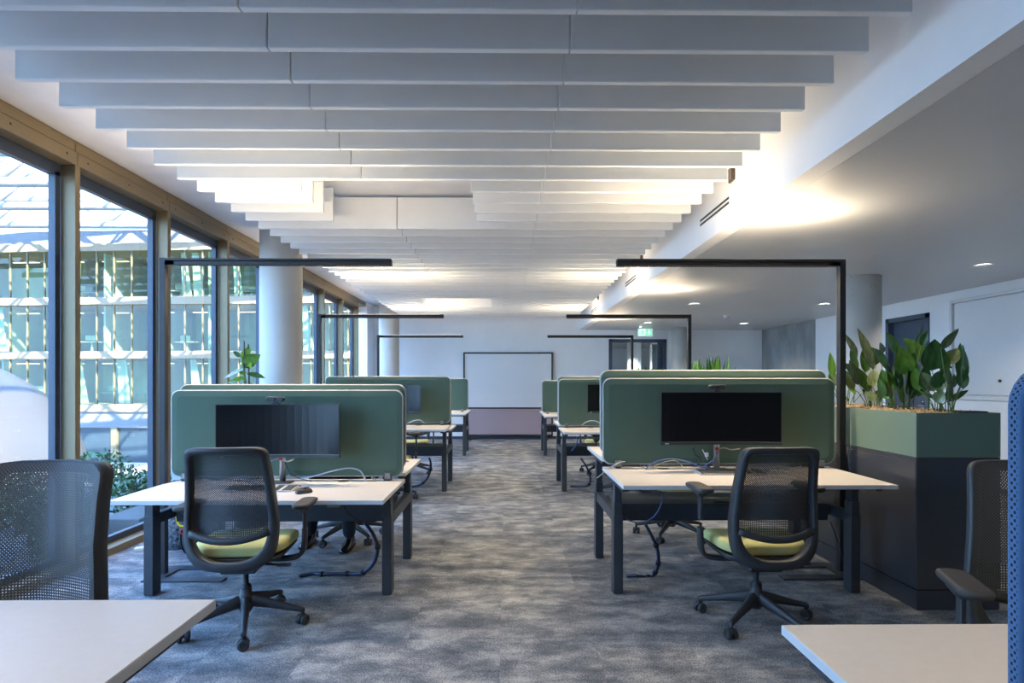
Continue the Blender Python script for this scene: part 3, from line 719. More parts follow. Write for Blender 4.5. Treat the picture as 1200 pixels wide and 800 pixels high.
# ------------------------------------------------------------------ monitors, webcams, keyboards
def monitor(x, y, zc, desk_z, rz, label, tilt=0):
    t = thing('monitor', label, 'monitor', (x, y, desk_z), rz, 'wide black monitors')
    W_, H_ = .83, .365; z = zc - desk_z; nx = 16; crv = 2.2
    def yy(u): return -(u * u) / (2 * crv) + .02
    def slab(x0, x1, z0, z1, f, b):
        m = MB(); L_ = []
        for i in range(nx + 1):
            u = x0 + (x1 - x0) * i / nx; L_.append([(u, yy(u) + f, z0), (u, yy(u) + b, z0), (u, yy(u) + b, z1), (u, yy(u) + f, z1)])
        return m.loops(L_, smooth=False)
    slab(-W_ / 2, W_ / 2, z - H_ / 2, z + H_ / 2, 0, .028).build('case', M['plastic'], t)
    slab(-W_ / 2 + .006, W_ / 2 - .006, z - H_ / 2 + .020, z + H_ / 2 - .006, -.0015, .001).build('screen', M['screen'], t)
    ch = slab(-W_ / 2, W_ / 2, z - H_ / 2 - .001, z - H_ / 2 + .017, -.003, .006).build('chin', M['plastic'], t)
    slab(-W_ / 2, W_ / 2, z - H_ / 2 + .017, z - H_ / 2 + .0195, -.0035, .002).build('trim_strip', M['clip'], t)
    MB().box(-W_ / 2 + .015, -W_ / 2 + .055, yy(.38) - .0045, yy(.38) - .002, z - H_ / 2 + .005, z - H_ / 2 + .011).build('logo', M['edge'], ch)
    MB().box(-.04, .04, .03, .075, z - .06, z + .06, .006).build('mount', M['plastic'], t)
    MB().tube([(0, .08, .008), (0, .08, z + .03)], [.021, .019], 16).build('stand_column', M['chrome'], t)
    MB().box(-.07, .07, .03, .12, 0, .009, .003).build('stand_foot', M['plastic'], t)
    return t
def webcam(x, y, z, label):
    t = thing('webcam', label, 'webcam', (x, y, z), 0, 'webcams on the monitors')
    m = MB().loops([[(xx, yy, zz) for xx, zz in [(a, b + .033) for a, b in rrect(.122 * s_, .032 * s_, .015 * s_, 4)]] for yy, s_ in ((-.022, .85), (-.018, 1), (.010, 1), (.014, .85))]); m.build('body', M['plastic'], t)
    MB().lathe([(.0, -.026), (.007, -.026), (.008, -.021)], (0, 0, .033), 14, axis='y').build('lens', M['screen'], t)
    MB().box(-.022, .022, -.012, .035, 0, .008, .002).box(-.014, .014, -.006, .010, .006, .022, .002).build('clip', M['plastic'], t)
def keyboard(x, y, z, rz, label):
    t = thing('keyboard', label, 'keyboard', (x, y, z), rz, 'keyboards on the front desks')
    m = MB(); m.loops([[(u, -.068, 0), (u, .068, 0), (u, .068, .020), (u, -.068, .010)] for u in (-.22, .22)], smooth=False); m.build('shell', M['keybase'], t)
    km = MB().box(-.0074, .0074, -.0072, .0072, 0, .006, .0015).mesh('key', M['keys'])
    for rr in range(6):
        for c in range(21):
            if c in (14, 17) : continue
            if rr == 0 and 3 < c < 10: continue
            put('key', km, t, (-.205 + c * .0205, -.054 + rr * .0205, .0095 + (rr + .5) * .0016), (R(4), 0, 0))
    MB().box(-.205 + 4 * .0205 - .008, -.205 + 9 * .0205 + .008, -.062, -.046, .010, .0165, .0015).build('space_bar', M['keys'], t)
monitor(-1.555, 3.96, 1.058, .69, R(2), 'dark wide monitor in front of the window side green divider')
monitor(1.485, 3.98, 1.140, .775, R(-1), 'black wide monitor on the first planter side bench')
monitor(-1.50, 7.36, 1.335 - .17, .815, R(0), 'monitor end peeking out behind the first window side dividers')
monitor(1.46, 7.4, 1.17, .78, R(0), 'black monitor partly hidden behind the first planter side dividers')
webcam(-1.585, 3.985, 1.2412, 'webcam clipped on the monitor by the window side divider')
webcam(1.47, 4.005, 1.3232, 'webcam clipped on the black monitor at the planter side')
keyboard(-1.588, 3.76, .69, R(0), 'keyboard mostly hidden behind the chair on the window side desk')
keyboard(1.51, 3.87, .775, R(0), 'keyboard below the black monitor on the planter side desk')
ms = thing('mouse', 'dark computer mouse on the window side desk', 'mouse', P(357, 575, 3.66) * 1, R(-50))
ms.location.z = .69
MB().loops([[(x * .5, y, z) for x, y in rrect(w_, d, .04, 5)] for w_, d, z in ((.11, .10, 0), (.115, .106, .010), (.10, .092, .024), (.06, .06, .033), (.02, .02, .035))]).build('shell', M['pad'], ms)
MB().box(-.003, .003, .015, .032, .026, .036, .002).build('scroll_wheel', M['slot'], ms)

# ------------------------------------------------------------------ cables
def cable(pts, r, m, label, extra=None, name='cable'):
    o = MB().tube(spline(pts, 8), r, 6).build(name, M[m]); tag(o, label, 'cable'); 
    if extra: extra(o)
    return o
def PL(l, d): return [P(a, b, d) for a, b in l]
def onz(pts, z):                       # keep cable points above a surface
    return [Vector((p.x, p.y, max(p.z, z))) for p in pts]
cable(onz(PL([(338, 556), (352, 560), (370, 557), (392, 551), (410, 548), (422, 551), (428, 560), (429, 566)], 4.10), .688), .0055, 'greycable', 'pale blue cable arching over the window side desk')
cable(onz([P(335, 541, 4.0), P(341, 553, 4.02), P(352, 560, 4.03), P(366, 563, 3.98)], .694), .003, 'darkcable', 'thin black cable hanging beside the window side monitor stand')
c_ = cable([Vector((-1.62, 3.98, .85)), Vector((-1.56, 4.015, .86)), Vector((-1.52, 4.02, .84)), Vector((-1.49, 4.06, .85))], .005, 'greycable', 'short white cable with red plug on the window side monitor')
MB().box(-1.570, -1.550, 4.0, 4.015, .850, .875, .003).build('plug', M['red'], c_)
cable([Vector((-1.53, 3.86, .694)), Vector((-1.50, 3.85, .694)), Vector((-1.44, 3.86, .694)), Vector((-1.38, 3.90, .694))], .0045, 'orange', 'orange cable lying behind the keyboard on the window side desk')
cable([Vector((-1.60, 3.86, .693)), Vector((-1.50, 3.78, .693)), Vector((-1.42, 3.80, .693)), Vector((-1.36, 3.74, .693)), Vector((-1.30, 3.76, .693)), Vector((-1.295, 3.70, .693))], .0022, 'darkcable', 'thin mouse cable curling on the window side desk')
cable(onz([Vector((-2.33, 3.95, .7)), Vector((-2.2, 4.05, .72)), Vector((-2.0, 4.08, .70)), Vector((-1.8, 4.09, .694))], .694), .003, 'darkcable', 'thin dark cable lying at the window end of the first desk')
cable(onz(PL([(757, 551), (762, 545), (773, 540), (790, 538), (808, 542), (822, 547), (834, 548)], 4.06), .774), .0055, 'bluecable', 'blue cable arching beside the planter side monitor')
cable(onz(PL([(765, 548), (778, 542), (792, 540), (801, 547)], 4.07), .774), .003, 'beigecable', 'thin beige cable beside the blue one on the planter side desk')
cable([P(826, 547, 4.06), P(838, 538, 4.05), P(842, 528, 4.04)], .005, 'bluecable', 'blue cable hanging from the planter side monitor')
cable([P(812, 524, 4.05), P(816, 533, 4.05), P(822, 537, 4.05), P(817, 546, 4.06)], .006, 'darkcable', 'dark cable tangle hanging under the planter side monitor')
c_ = cable([P(824, 527, 4.02), P(827, 533, 4.02), P(830, 539, 4.02)], .003, 'whitepl', 'short white cable with white plug under the planter side monitor')
MB().box(-.012, .012, -.006, .006, -.015, .015, .003).build('plug', M['whitepl'], c_).location = P(829, 533, 4.02)
c_ = cable([P(842, 526, 4.02), P(850, 525, 4.02), P(858, 527, 4.02), P(868, 526, 4.02)], .005, 'beigecable', 'beige cable with red plug behind the planter side monitor')
MB().box(-.011, .011, -.006, .006, -.010, .010, .003).build('plug', M['red'], c_).location = P(841, 526, 4.02)
cable([P(700, 560, 4.3), P(714, 549, 4.15), P(726, 542, 4.04), P(733, 541, 4.04)], .004, 'beigecable', 'beige cable stretched from desk end to clamp on the planter side bench')
cable([P(478, 553, 4.7), P(486, 551, 4.72), P(494, 546, 4.76), P(482, 541, 4.8)] and [Vector((-.95, 4.6, .735)), Vector((-.85, 4.7, .74)), Vector((-.80, 4.75, .74)), Vector((-.9, 4.85, .735))], .003, 'darkcable', 'thin cable on the rear desktop end of the first window side bench')
# bundles hanging under the benches
def bundle(pts, r, m1, m2, label, ties):
    o = MB().tube(spline(pts, 8), r, 8).build('cable_bundle', M[m1]); tag(o, label, 'cable', 'cable bundles under the benches')
    off = [Vector((p[0] - .008, p[1] - .006, p[2] + .004)) for p in pts]
    MB().tube(spline(off, 8), r * .50, 6).build('strand', M[m2], o)
    sp_ = spline(pts, 8)
    for k in ties:
        i = int(k * (len(sp_) - 2)); a, b = sp_[i], sp_[i + 1]; d = (b - a).normalized() * .012
        MB().tube([a - d, a + d], r * 1.55, 8).build('cable_tie', M['slot'], o)
bundle([P(428, 612, 4.02), P(438, 626, 4.02), P(443, 642, 4.05), P(438, 660, 4.10), P(424, 671, 4.14), Vector((-1.16, 4.16, .014)), Vector((-1.30, 4.15, .014)), Vector((-1.38, 4.16, .014)), Vector((-1.47, 4.12, .012))], .013, 'darkcable', 'bluecable', 'black and blue cable bundle looping to the floor under the first window side bench', (.25, .5, .62, .8))
bundle([P(757, 615, 4.0), P(765, 630, 3.98), P(771, 645, 4.0), P(772, 660, 4.04), P(769, 670, 4.1), P(762, 676, 4.12), Vector((.93, 4.10, .012)), Vector((.86, 4.1, .012))], .012, 'darkcable', 'bluecable', 'blue and black cable bundle dropping to the floor under the first planter side bench', (.25, .45, .6, .75))
bundle([P(503, 536, 7.5), P(505, 545, 7.5), P(502, 558, 7.55), P(495, 566, 7.6), Vector((-1.2, 7.62, .012)), Vector((-1.3, 7.6, .012))], .014, 'darkcable', 'bluecable', 'cable bundle looping to the floor under the second window side bench', (.3, .6))
bundle([P(681, 537, 7.4), P(688, 548, 7.4), P(692, 560, 7.45), P(690, 568, 7.5), Vector((1.0, 7.58, .012)), Vector((.85, 7.6, .012))], .013, 'darkcable', 'bluecable', 'cable bundle looping to the floor under the second planter side bench', (.3, .6))
cable([P(403, 592, 3.72), P(412, 603, 3.80), P(425, 610, 3.86), P(440, 610, 3.88), P(450, 602, 3.86)], .005, 'darkcable', 'black control cable sagging under the first window side desktop')
cable([P(778, 577, 3.85), P(775, 592, 3.86), P(766, 606, 3.90), P(752, 613, 3.98), P(738, 610, 3.96), P(733, 606, 3.95)], .0045, 'bluecable', 'thin blue cable hanging under the first planter side desktop')
cable([P(975, 612, 4.15), P(982, 630, 4.15), P(988, 648, 4.15), P(991, 664, 4.2)], .004, 'darkcable', 'thin black power cable dropping behind the planter side chair')
cable([P(676, 511, 7.2), P(676, 520, 7.2), P(670, 528, 7.3)], .008, 'bluecable', 'blue cable under the second planter side desktop')
cable(onz(PL([(478, 496), (484, 493), (492, 492), (498, 496)], 7.45), .82), .006, 'greycable', 'grey cable arching over the second window side desk')
cable(onz(PL([(681, 499), (688, 494), (697, 493), (706, 497)], 7.45), .785), .006, 'greycable', 'grey cable arching over the second planter side desk')
cable([P(503, 527, 7.15), P(511, 529, 7.2), P(517, 524, 7.25), P(520, 520, 7.3)], .005, 'darkcable', 'black cable sagging below the second window side desktop')

# ------------------------------------------------------------------ planters with plants
LM = ['leaf_dark', 'leaf_mid', 'leaf_dull', 'leaf_lime']
def leaf(plant, base, neck, tip, wd, m, roll=0, droop=.0, petiole=True, fold=.25):
    base, neck, tip = Vector(base), Vector(neck), Vector(tip)
    d = tip - neck; L_ = d.length; n_ = 8; vs = []; fs = []
    mid = (neck + tip) / 2 + Vector((0, 0, droop * L_))
    t0 = d.normalized(); side = t0.cross(Vector((0, -1, 0)))
    if side.length < .1: side = Vector((1, 0, 0))
    side.normalize(); side = Matrix.Rotation(roll, 3, t0) @ side; nrm = side.cross(t0)
    mm = MB()
    for i in range(n_ + 1):
        t = i / n_; p = neck * (1 - t) ** 2 + mid * 2 * t * (1 - t) + tip * t * t
        w_ = wd / 2 * (math.sin(math.pi * min(1, t ** .78)) ** .8) * (1 - .15 * t) + .0012
        if i == n_: w_ = .001
        wob = .08 * math.sin(7 * t + wd * 90)
        for k, c in ((-1, 1), (-.5, .35), (0, 0), (.5, .35), (1, 1)):
            vs.append(p + side * (w_ * k) + nrm * (w_ * fold * c + w_ * wob * k))
    for i in range(n_):
        for k in range(4): a = i * 5 + k; fs.append((a, a + 1, a + 6, a + 5))
    mm.add(vs, fs, 0, True)
    if petiole:
        ctl = (base + neck) / 2 + Vector(((neck.x - base.x) * -.18, 0, .03))
        mm.tube([base, base * .49 + ctl * .02 + neck * 0 + ctl * .49 , neck * .5 + ctl * .5, neck + d * .04], [.0035, .003, .003, .0025], 5, 1)
    me = mm.mesh('leaf', [M[m], M['stem']], fix=False)
    o = put('leaf', me, plant); o.matrix_parent_inverse = Matrix.Translation(-Vector(plant.location)); return o

PX0, PX1 = 2.50, 3.02
def cabinet(y0, y1, label, plabel):
    t = thing('cabinet', label, 'cabinet', ((PX0 + PX1) / 2, (y0 + y1) / 2, 0), 0, 'dark cabinets under the planters'); hx = (PX1 - PX0) / 2; hy = (y1 - y0) / 2
    MB().box(-hx, hx, -hy, hy, .125, .93, .003).build('body', M['cabinet'], t)
    MB().box(-hx + .004, hx - .004, -hy + .004, hy - .004, 0, .12, .002).build('plinth', M['cabinet'], t)
    MB().box(-hx - .004, -hx, -hy + .004, hy - .004, .135, .905, .002).build('door', M['cabinet'], t)
    p = thing('planter_box', plabel, 'planter', ((PX0 + PX1) / 2, (y0 + y1) / 2, .932), 0, 'green planter boxes'); hh = .272
    q = MB(); wt = .015
    q.box(-hx, -hx + wt, -hy, hy, 0, hh, .002).box(hx - wt, hx, -hy, hy, 0, hh, .002).box(-hx + wt, hx - wt, -hy, -hy + wt, 0, hh, .002).box(-hx + wt, hx - wt, hy - wt, hy, 0, hh, .002).box(-hx + wt, hx - wt, -hy + wt, hy - wt, 0, .03)
    q.build('box', M['planter'], p)
    MB().box(-hx + wt, hx - wt, -hy + wt, hy - wt, .03, hh - .012).build('substrate', M['soil'], p)
    MB().box(hx - .20, hx - .05, -hy + .03, -hy + .13, hh - .014, hh + .008, .004).build('filler_cap', M['black'], p)
    st = MB(); rnd = random.Random(int(y0 * 100))
    for k in range(700):
        x, y = rnd.uniform(-hx + .03, hx - .03), rnd.uniform(-hy + .03, hy - .03); r = rnd.uniform(.006, .012); z = hh - .010 + rnd.random() * .010
        a = rnd.random() * 3; vs = [(x + r * math.cos(a + i * 1.571), y + r * math.sin(a + i * 1.571), z) for i in range(4)] + [(x, y, z + r * .9), (x, y, z - r)]
        st.add(vs, [(0, 1, 4), (1, 2, 4), (2, 3, 4), (3, 0, 4), (1, 0, 5), (2, 1, 5), (3, 2, 5), (0, 3, 5)], 0, True)
    g = st.build('clay_granulate', M['clay'], p); g['kind'] = 'stuff'
    return p
GN = 'leafy plants in the planters'
pa = cabinet(3.49, 4.17, 'dark cabinet at the near end of the planter row', 'green planter box at the near end, corner towards the aisle')
pb = cabinet(4.18, 4.86, 'dark cabinet behind the first one, beside the first planter side bench', 'second green planter box, behind the lamp post')
for k, (dd, par) in enumerate(((3.62, pa), (3.86, pa), (4.06, pa), (4.35, pb), (4.62, pb))):
    g = MB().tube([(0, 0, 0), (0, 0, .085)], .011, 10).build('water_gauge', M['gauge'], par); g.location = (-.12, dd - par.location.y, .262)
    MB().tube([(-.12, dd - par.location.y, .26), (-.12, dd - par.location.y, .30)], .004, 6).build('float', M['mauve'], par)
spots = [(2.80, 3.66, 'broad leaved plant at the near end of the planter row'), (2.74, 3.98, 'broad leaved plant second from the near end, in front of the door'),
         (2.78, 4.36, 'broad leaved plant third along the planters, in front of the concrete column'), (2.76, 4.66, 'broad leaved plant just behind the lamp post')]
plants = [thing('aspidistra_plant', l, 'plant', (x, y, 1.195), 0, GN) for x, y, l in spots]
Q = lambda u, v: (940 + u / 4.446, 360 + v / 4.446)
LV = [(385, 330, 300, 105, 62, 2, 2, .0), (300, 260, 222, 130, 38, 2, 3, .05), (330, 400, 225, 290, 52, 2, 2, .12), (475, 345, 365, 205, 72, 1, 1, .06), (510, 245, 450, 130, 58, 1, 1, .03),
      (560, 350, 520, 200, 82, 1, 1, .02), (660, 285, 540, 160, 82, 1, 1, .1), (605, 185, 642, 88, 42, 1, 1, .02), (635, 200, 672, 118, 30, 0, 1, .02), (735, 215, 836, 108, 48, 2, 0, .05),
      (690, 330, 708, 163, 110, 0, 0, .0), (770, 300, 832, 212, 62, 2, 0, .04), (665, 292, 802, 315, 52, 2, 0, .12), (548, 510, 460, 333, 84, 3, 1, .04), (705, 438, 640, 338, 60, 2, 0, .05),
      (768, 485, 792, 392, 58, 1, 0, .02), (780, 492, 886, 432, 28, 0, 0, .03), (712, 480, 635, 440, 28, 2, 0, .03), (600, 410, 580, 240, 56, 0, 1, .0), (380, 415, 392, 320, 52, 2, 2, .02),
      (418, 450, 432, 355, 34, 0, 2, .02), (404, 505, 442, 425, 32, 0, 2, .03), (430, 240, 418, 180, 40, 2, 2, .02), (168, 365, 155, 233, 36, 1, 3, .02), (290, 455, 222, 385, 46, 3, 3, .05),
      (250, 490, 222, 458, 26, 1, 3, .04), (355, 425, 270, 300, 52, 1, 2, .05), (462, 470, 428, 320, 62, 0, 1, .03), (620, 465, 640, 360, 48, 0, 1, .03), (742, 400, 745, 290, 62, 0, 0, .03),
      (520, 430, 505, 300, 60, 0, 1, .02), (640, 420, 660, 300, 66, 0, 0, .02), (700, 420, 735, 330, 60, 0, 0, .03), (800, 420, 812, 345, 36, 2, 0, .02), (480, 470, 440, 420, 44, 2, 1, .04),
      (340, 340, 330, 215, 54, 0, 2, .02), (290, 330, 262, 220, 48, 0, 3, .02), (400, 300, 372, 215, 46, 0, 2, .02), (260, 420, 240, 330, 44, 0, 3, .02), (580, 480, 600, 380, 50, 0, 1, .02), (760, 330, 726, 200, 66, 1, 0, .03), (560, 300, 600, 235, 46, 0, 1, .03)]
rnd = random.Random(5)
for (u0, v0, u1, v1, wpx, mi, pi, dr) in LV:
    pl = plants[pi]; d = pl.location.y; dj = rnd.uniform(-.10, .06); dt = rnd.uniform(-.08, .08)
    nk = P(*Q(u0, v0), d + dj); tp = P(*Q(u1, v1), d + dj + dt); wd = wpx / 4.446 * d / F * 1.18
    bs = pl.location + Vector((rnd.uniform(-.05, .05), rnd.uniform(-.05, .05), -.005))
    bs.x += max(-.12, min(.12, (nk.x - bs.x) * .5)); bs.y += max(-.06, min(.08, dj * .5))
    leaf(pl, bs, nk, tp, wd, LM[mi], rnd.uniform(-.7, .7), dr)
for k in range(26):                       # smaller leaves filling the clumps
    pi = (0, 1, 2, 2, 3, 1, 0)[k % 7]; pl = plants[pi]; a = rnd.uniform(0, 6.28); q = rnd.uniform(.05, .20); hg = rnd.uniform(.14, .40)
    bs = pl.location + Vector((math.cos(a) * .05, math.sin(a) * .05, -.005)); nk = bs + Vector((math.cos(a) * q * .6, math.sin(a) * q * .5, hg * .5))
    leaf(pl, bs, nk, bs + Vector((math.cos(a) * q * (.5 if pi == 0 else 1.1), math.sin(a) * q * .8, hg + rnd.uniform(-.02, .06))), rnd.uniform(.05, .085), rnd.choice(LM[:3]), rnd.uniform(-1, 1), .05)
# planters further back with upright plants
for r, labc, labp in ((2, 'second', 'green planter box by the second planter side bench'), (3, 'third', 'green planter box by the farthest planter side bench')):
    p = cabinet(3.49 + 3.5 * (r - 1) + (.35 if r == 2 else .1), 4.86 + 3.5 * (r - 1) - (.10 if r == 2 else .1), 'dark cabinet by the %s planter side bench' % ('second' if r == 2 else 'farthest'), labp)
    rnd = random.Random(r)
    if r == 2:
        for cx in range(4):
            y = p.location.y - .42 + .27 * cx
            pl = thing('sword_plant', ['upright sword leaved plant, nearest in the second planter', 'upright sword leaved plant, second along the second planter', 'upright sword leaved plant, third along the second planter', 'upright sword leaved plant, last along the second planter'][cx], 'plant', (2.76, y, 1.195), 0, GN)
            for k in range(11):
                a = rnd.uniform(0, 6.28); q = rnd.uniform(.02, .10); hgt = rnd.uniform(.38, .56); b0 = pl.location + Vector((math.cos(a) * q * .9, math.sin(a) * q, -.005))
                leaf(pl, b0, b0 + Vector((0, 0, .01)), b0 + Vector((math.cos(a) * q * .9, math.sin(a) * q * .9, hgt)), rnd.uniform(.045, .065), rnd.choice(['leaf_mid', 'leaf_lime', 'leaf_lime', 'leaf_dark']), rnd.uniform(-1, 1), 0, False)
    else:
        for cx in range(3):
            y = p.location.y - .35 + .33 * cx
            pl = thing('fern_plant', ['arching leafy plant, nearest in the farthest planter', 'arching leafy plant, middle of the farthest planter', 'arching leafy plant, last in the farthest planter'][cx], 'plant', (2.80, y, 1.195), 0, GN)
            for k in range(12):
                a = rnd.uniform(0, 6.28); q = rnd.uniform(.08, .22); hgt = rnd.uniform(.28, .50); b0 = pl.location + Vector((math.cos(a) * .03, math.sin(a) * .03, -.005))
                nk = b0 + Vector((math.cos(a) * q * .4, math.sin(a) * q * .4, hgt * .45))
                leaf(pl, b0, nk, b0 + Vector((math.cos(a) * q, math.sin(a) * q, hgt)), rnd.uniform(.05, .075), rnd.choice(['leaf_lime', 'leaf_mid', 'leaf_dull']), rnd.uniform(-1, 1), .06)

# rubber plant by the window column
fp = thing('rubber_plant', 'tall potted rubber plant with big glossy leaves beside the window column', 'plant', (-2.47, 5.62, 0))
MB().lathe([(.12, 0), (.15, .02), (.17, .33), (.175, .34), (.16, .34), (.15, .30)], n=32).build('pot', M['pot'], fp)
MB().lathe([(0, .30), (.155, .30), (.155, .26)], n=32).build('soil', M['soil'], fp)
dF = 5.62
def FQ(u, v): return P(255 + u / 14.54, 395 + v / 14.54, dF)
MB().tube(spline([(0, 0, .28), (.01, 0, .7), (-.01, 0, 1.1), tuple(FQ(490, 740) - Vector(fp.location)), tuple(FQ(470, 560) - Vector(fp.location)), tuple(FQ(440, 390) - Vector(fp.location))], 5), .011, 8).build('trunk', M['stem'], fp)
MB().tube([tuple(FQ(478, 900) - Vector(fp.location)), tuple(FQ(475, 70) - Vector(fp.location))], .006, 6).tube([tuple(FQ(560, 900) - Vector(fp.location)), tuple(FQ(545, 120) - Vector(fp.location))], .006, 6).build('support_cane', M['black'], fp)
for u0, v0, u1, v1, wpx, m, ro in ((455, 460, 790, 300, 240, 'leaf_mid', .5), (460, 500, 620, 470, 120, 'leaf_dark', -.4), (420, 370, 525, 165, 90, 'leaf_lime', .2), (400, 345, 250, 230, 80, 'leaf_dark', .6), (470, 560, 85, 700, 190, 'leaf_dull', 1.0), (470, 540, 410, 400, 70, 'leaf_lime', .2),
                                (520, 620, 825, 700, 130, 'leaf_dark', -.9), (480, 690, 240, 780, 110, 'leaf_mid', .7), (470, 640, 340, 560, 60, 'leaf_lime', .1), (540, 300, 610, 190, 60, 'leaf_lime', .2), (560, 520, 610, 430, 70, 'leaf_lime', 0), (490, 800, 700, 900, 120, 'leaf_mid', -.5), (480, 830, 250, 930, 130, 'leaf_dark', .5), (480, 1000, 720, 1060, 130, 'leaf_mid', -.6), (480, 1050, 260, 1120, 130, 'leaf_mid', .6)):
    o = leaf(fp, FQ(480, v0 + 20), FQ(u0, v0), FQ(u1, v1) + Vector((0, rnd.uniform(-.06, .06), 0)), wpx / 14.54 * dF / F, m, ro, .06, True, .15)

# ------------------------------------------------------------------ bags and small things on the floor by the window
bp = thing('backpack', 'black backpack with red oval badge and yellow strap on the floor', 'backpack', (-2.50, 4.78, 0), R(8))
def blob(w_, d, h, n_=7, lean=0):
    L_ = []
    for k in range(n_ + 1):
        t = k / n_; s_ = (1 - (2 * abs(t - .42)) ** 3 * .35) * (1 if t < .8 else 1 - (t - .8) * 1.6); L_.append([(x, y + lean * t, h * t) for x, y in rrect(w_ * s_, d * s_, .07 * s_, 5)])
    return MB().loops(L_)
blob(.33, .20, .43).build('body', M['pack'], bp)
pk = blob(.26, .10, .24); o = pk.build('front_pocket', M['pack'], bp); o.location = (0, -.09, .03)
lg = MB().tube([(.062 * math.cos(a * .2618), -.145, .20 + .030 * math.sin(a * .2618)) for a in range(24)], .006, 6, closed=True).build('badge', M['red'], bp)
lg.location = (-.05, 0, 0)
fc = bpy.data.curves.new('lettering', 'FONT'); fc.body = 'OPI'; fc.size = .044; fc.extrude = .001; fc.align_x = 'CENTER'; fc.align_y = 'CENTER'; fc.materials.append(M['edge'])
tmp = bpy.data.objects.new('tmp', fc); COL.objects.link(tmp); bpy.context.view_layer.update()
lme = bpy.data.meshes.new_from_object(tmp.evaluated_get(bpy.context.evaluated_depsgraph_get())); bpy.data.objects.remove(tmp)
fo = put('lettering', lme, lg, (0, -.147, .20), (R(90), 0, 0))
MB().tube(spline([(-.12, -.10, .52), (-.145, -.135, .42), (-.14, -.15, .33), (-.115, -.158, .255), (-.06, -.158, .245)], 6), 1, sect=[(.015, -.004), (.015, .004), (-.015, .004), (-.015, -.004)]).build('strap', M['yellow'], bp)
MB().tube(spline([(-.05, 0, .42), (-.03, 0, .47), (.03, 0, .47), (.05, 0, .42)], 5), .008, 6).build('handle', M['yellow'], bp)
M['tartan'] = mat('speckled_bag', (.10, .12, .15), .8, var=.95, scale=38)
tb = thing('tote_bag', 'grey speckled bag standing beside the black backpack', 'bag', (-2.78, 4.86, 0), R(-5))
blob(.24, .16, .36).build('body', M['tartan'], tb)
MB().tube(spline([(-.06, -.03, .35), (-.05, -.03, .44), (.05, -.03, .44), (.06, -.03, .35)], 5), .007, 6).build('handle', M['black'], tb)
pa_ = thing('power_adapter', 'small white power adapter on the carpet by the window sill', 'adapter', (-3.0, 4.78, 0), R(20))
MB().box(-.05, .05, -.025, .025, 0, .032, .006).build('body', M['whitepl'], pa_)
MB().tube(spline([(.05, 0, .016), (.12, .02, .006), (.16, .1, .006), (.1, .2, .006)], 5), .004, 6).build('cord', M['whitepl'], pa_)

# ------------------------------------------------------------------ seated person
def skin_body(name, verts, edges, m, parent, sub=2, root=0):
    me = bpy.data.meshes.new(name); me.from_pydata([v[0] for v in verts], edges, [])
    o = put(name, me, parent); me.materials.append(M[m])
    md = o.modifiers.new('skin', 'SKIN'); md.use_smooth_shade = True
    for i, v in enumerate(verts):
        rr = v[1] if isinstance(v[1], tuple) else (v[1], v[1]); me.skin_vertices[0].data[i].radius = rr; me.skin_vertices[0].data[i].use_root = (i == root)
    s = o.modifiers.new('subdivision', 'SUBSURF'); s.levels = sub; s.render_levels = sub
    return o
pp = thing('person', 'seated person, dark trousers and shiny black shoes visible under the first window side desk', 'person', (-1.42, 5.10, 0))
V, E = [], []
def vtx(p, r, link=None):
    V.append((p, r)); 
    if link is not None: E.append((link, len(V) - 1))
    return len(V) - 1
pel = vtx((0, .02, .57), (.15, .10)); wst = vtx((0, .05, .72), (.13, .095), pel); ch_ = vtx((0, .06, .90), (.15, .105), wst); nb = vtx((0, .05, 1.05), (.065, .06), ch_)
nk_ = vtx((0, .035, 1.09), .052, nb); hd0 = vtx((0, .01, 1.15), (.062, .075), nk_); hd1 = vtx((0, .005, 1.21), (.072, .088), hd0); hd2 = vtx((0, .015, 1.27), (.060, .07), hd1)
for s in (-1, 1):
    sh = vtx((s * .17, .05, 1.0), .055, ch_); el_ = vtx((s * .24, -.08, .80), .043, sh); wr_ = vtx((s * .15, -.32, .772), .027, el_)
    kx = .12 if s > 0 else -.18
    hip = vtx((s * .09, -.05, .56), .085, pel); kn = vtx((kx, -.36 if s > 0 else -.30, .54), .062, hip)
    an = vtx((.10 if s > 0 else -.27, -.22 if s > 0 else -.10, .070), .046, kn)
body = skin_body('body', V, E, 'skin', pp)
def clothes(name, ids, m, grow):
    idx = {i: k for k, i in enumerate(ids)}
    vv = [(V[i][0], tuple(r * grow + .006 for r in (V[i][1] if isinstance(V[i][1], tuple) else (V[i][1],) * 2))) for i in ids]
    return skin_body(name, vv, [(idx[a], idx[b]) for a, b in E if a in idx and b in idx], m, body, 2)
clothes('trousers', [0] + [i for i in range(len(V)) if i in (11, 12, 13, 17, 18, 19)], 'trouser', 1.10)
clothes('shirt', [1, 2, 3, 8, 9, 10, 14, 15, 16], 'shirt', 1.05)
for s, x, y in ((1, .10, -.22), (-1, -.27, -.10)):
    L_ = []
    for t, w_, h_ in ((.075, .030, .085), (.06, .036, .09), (0, .038, .085), (-.06, .042, .062), (-.12, .047, .048), (-.17, .042, .040), (-.20, .025, .028), (-.207, .010, .018)):
        L_.append([(x + w_ * math.cos(a * math.pi / 6), y + t, .003 + max(0, h_ * (.45 + .55 * math.sin(a * math.pi / 6)) - (0.0 if a in range(0, 7) else .0)) * 1) for a in range(12)])
    sh_ = MB().loops(L_).build('shoe', M['shoe'], body)
    MB().loops([[(x + a_ * w_, y + t, z) for a_, z in ((-1, .0), (1, .0), (1, .012), (-1, .012))] for t, w_ in ((.078, .032), (0, .038), (-.12, .047), (-.19, .034))], smooth=False).build('sole', M['slot'], sh_)
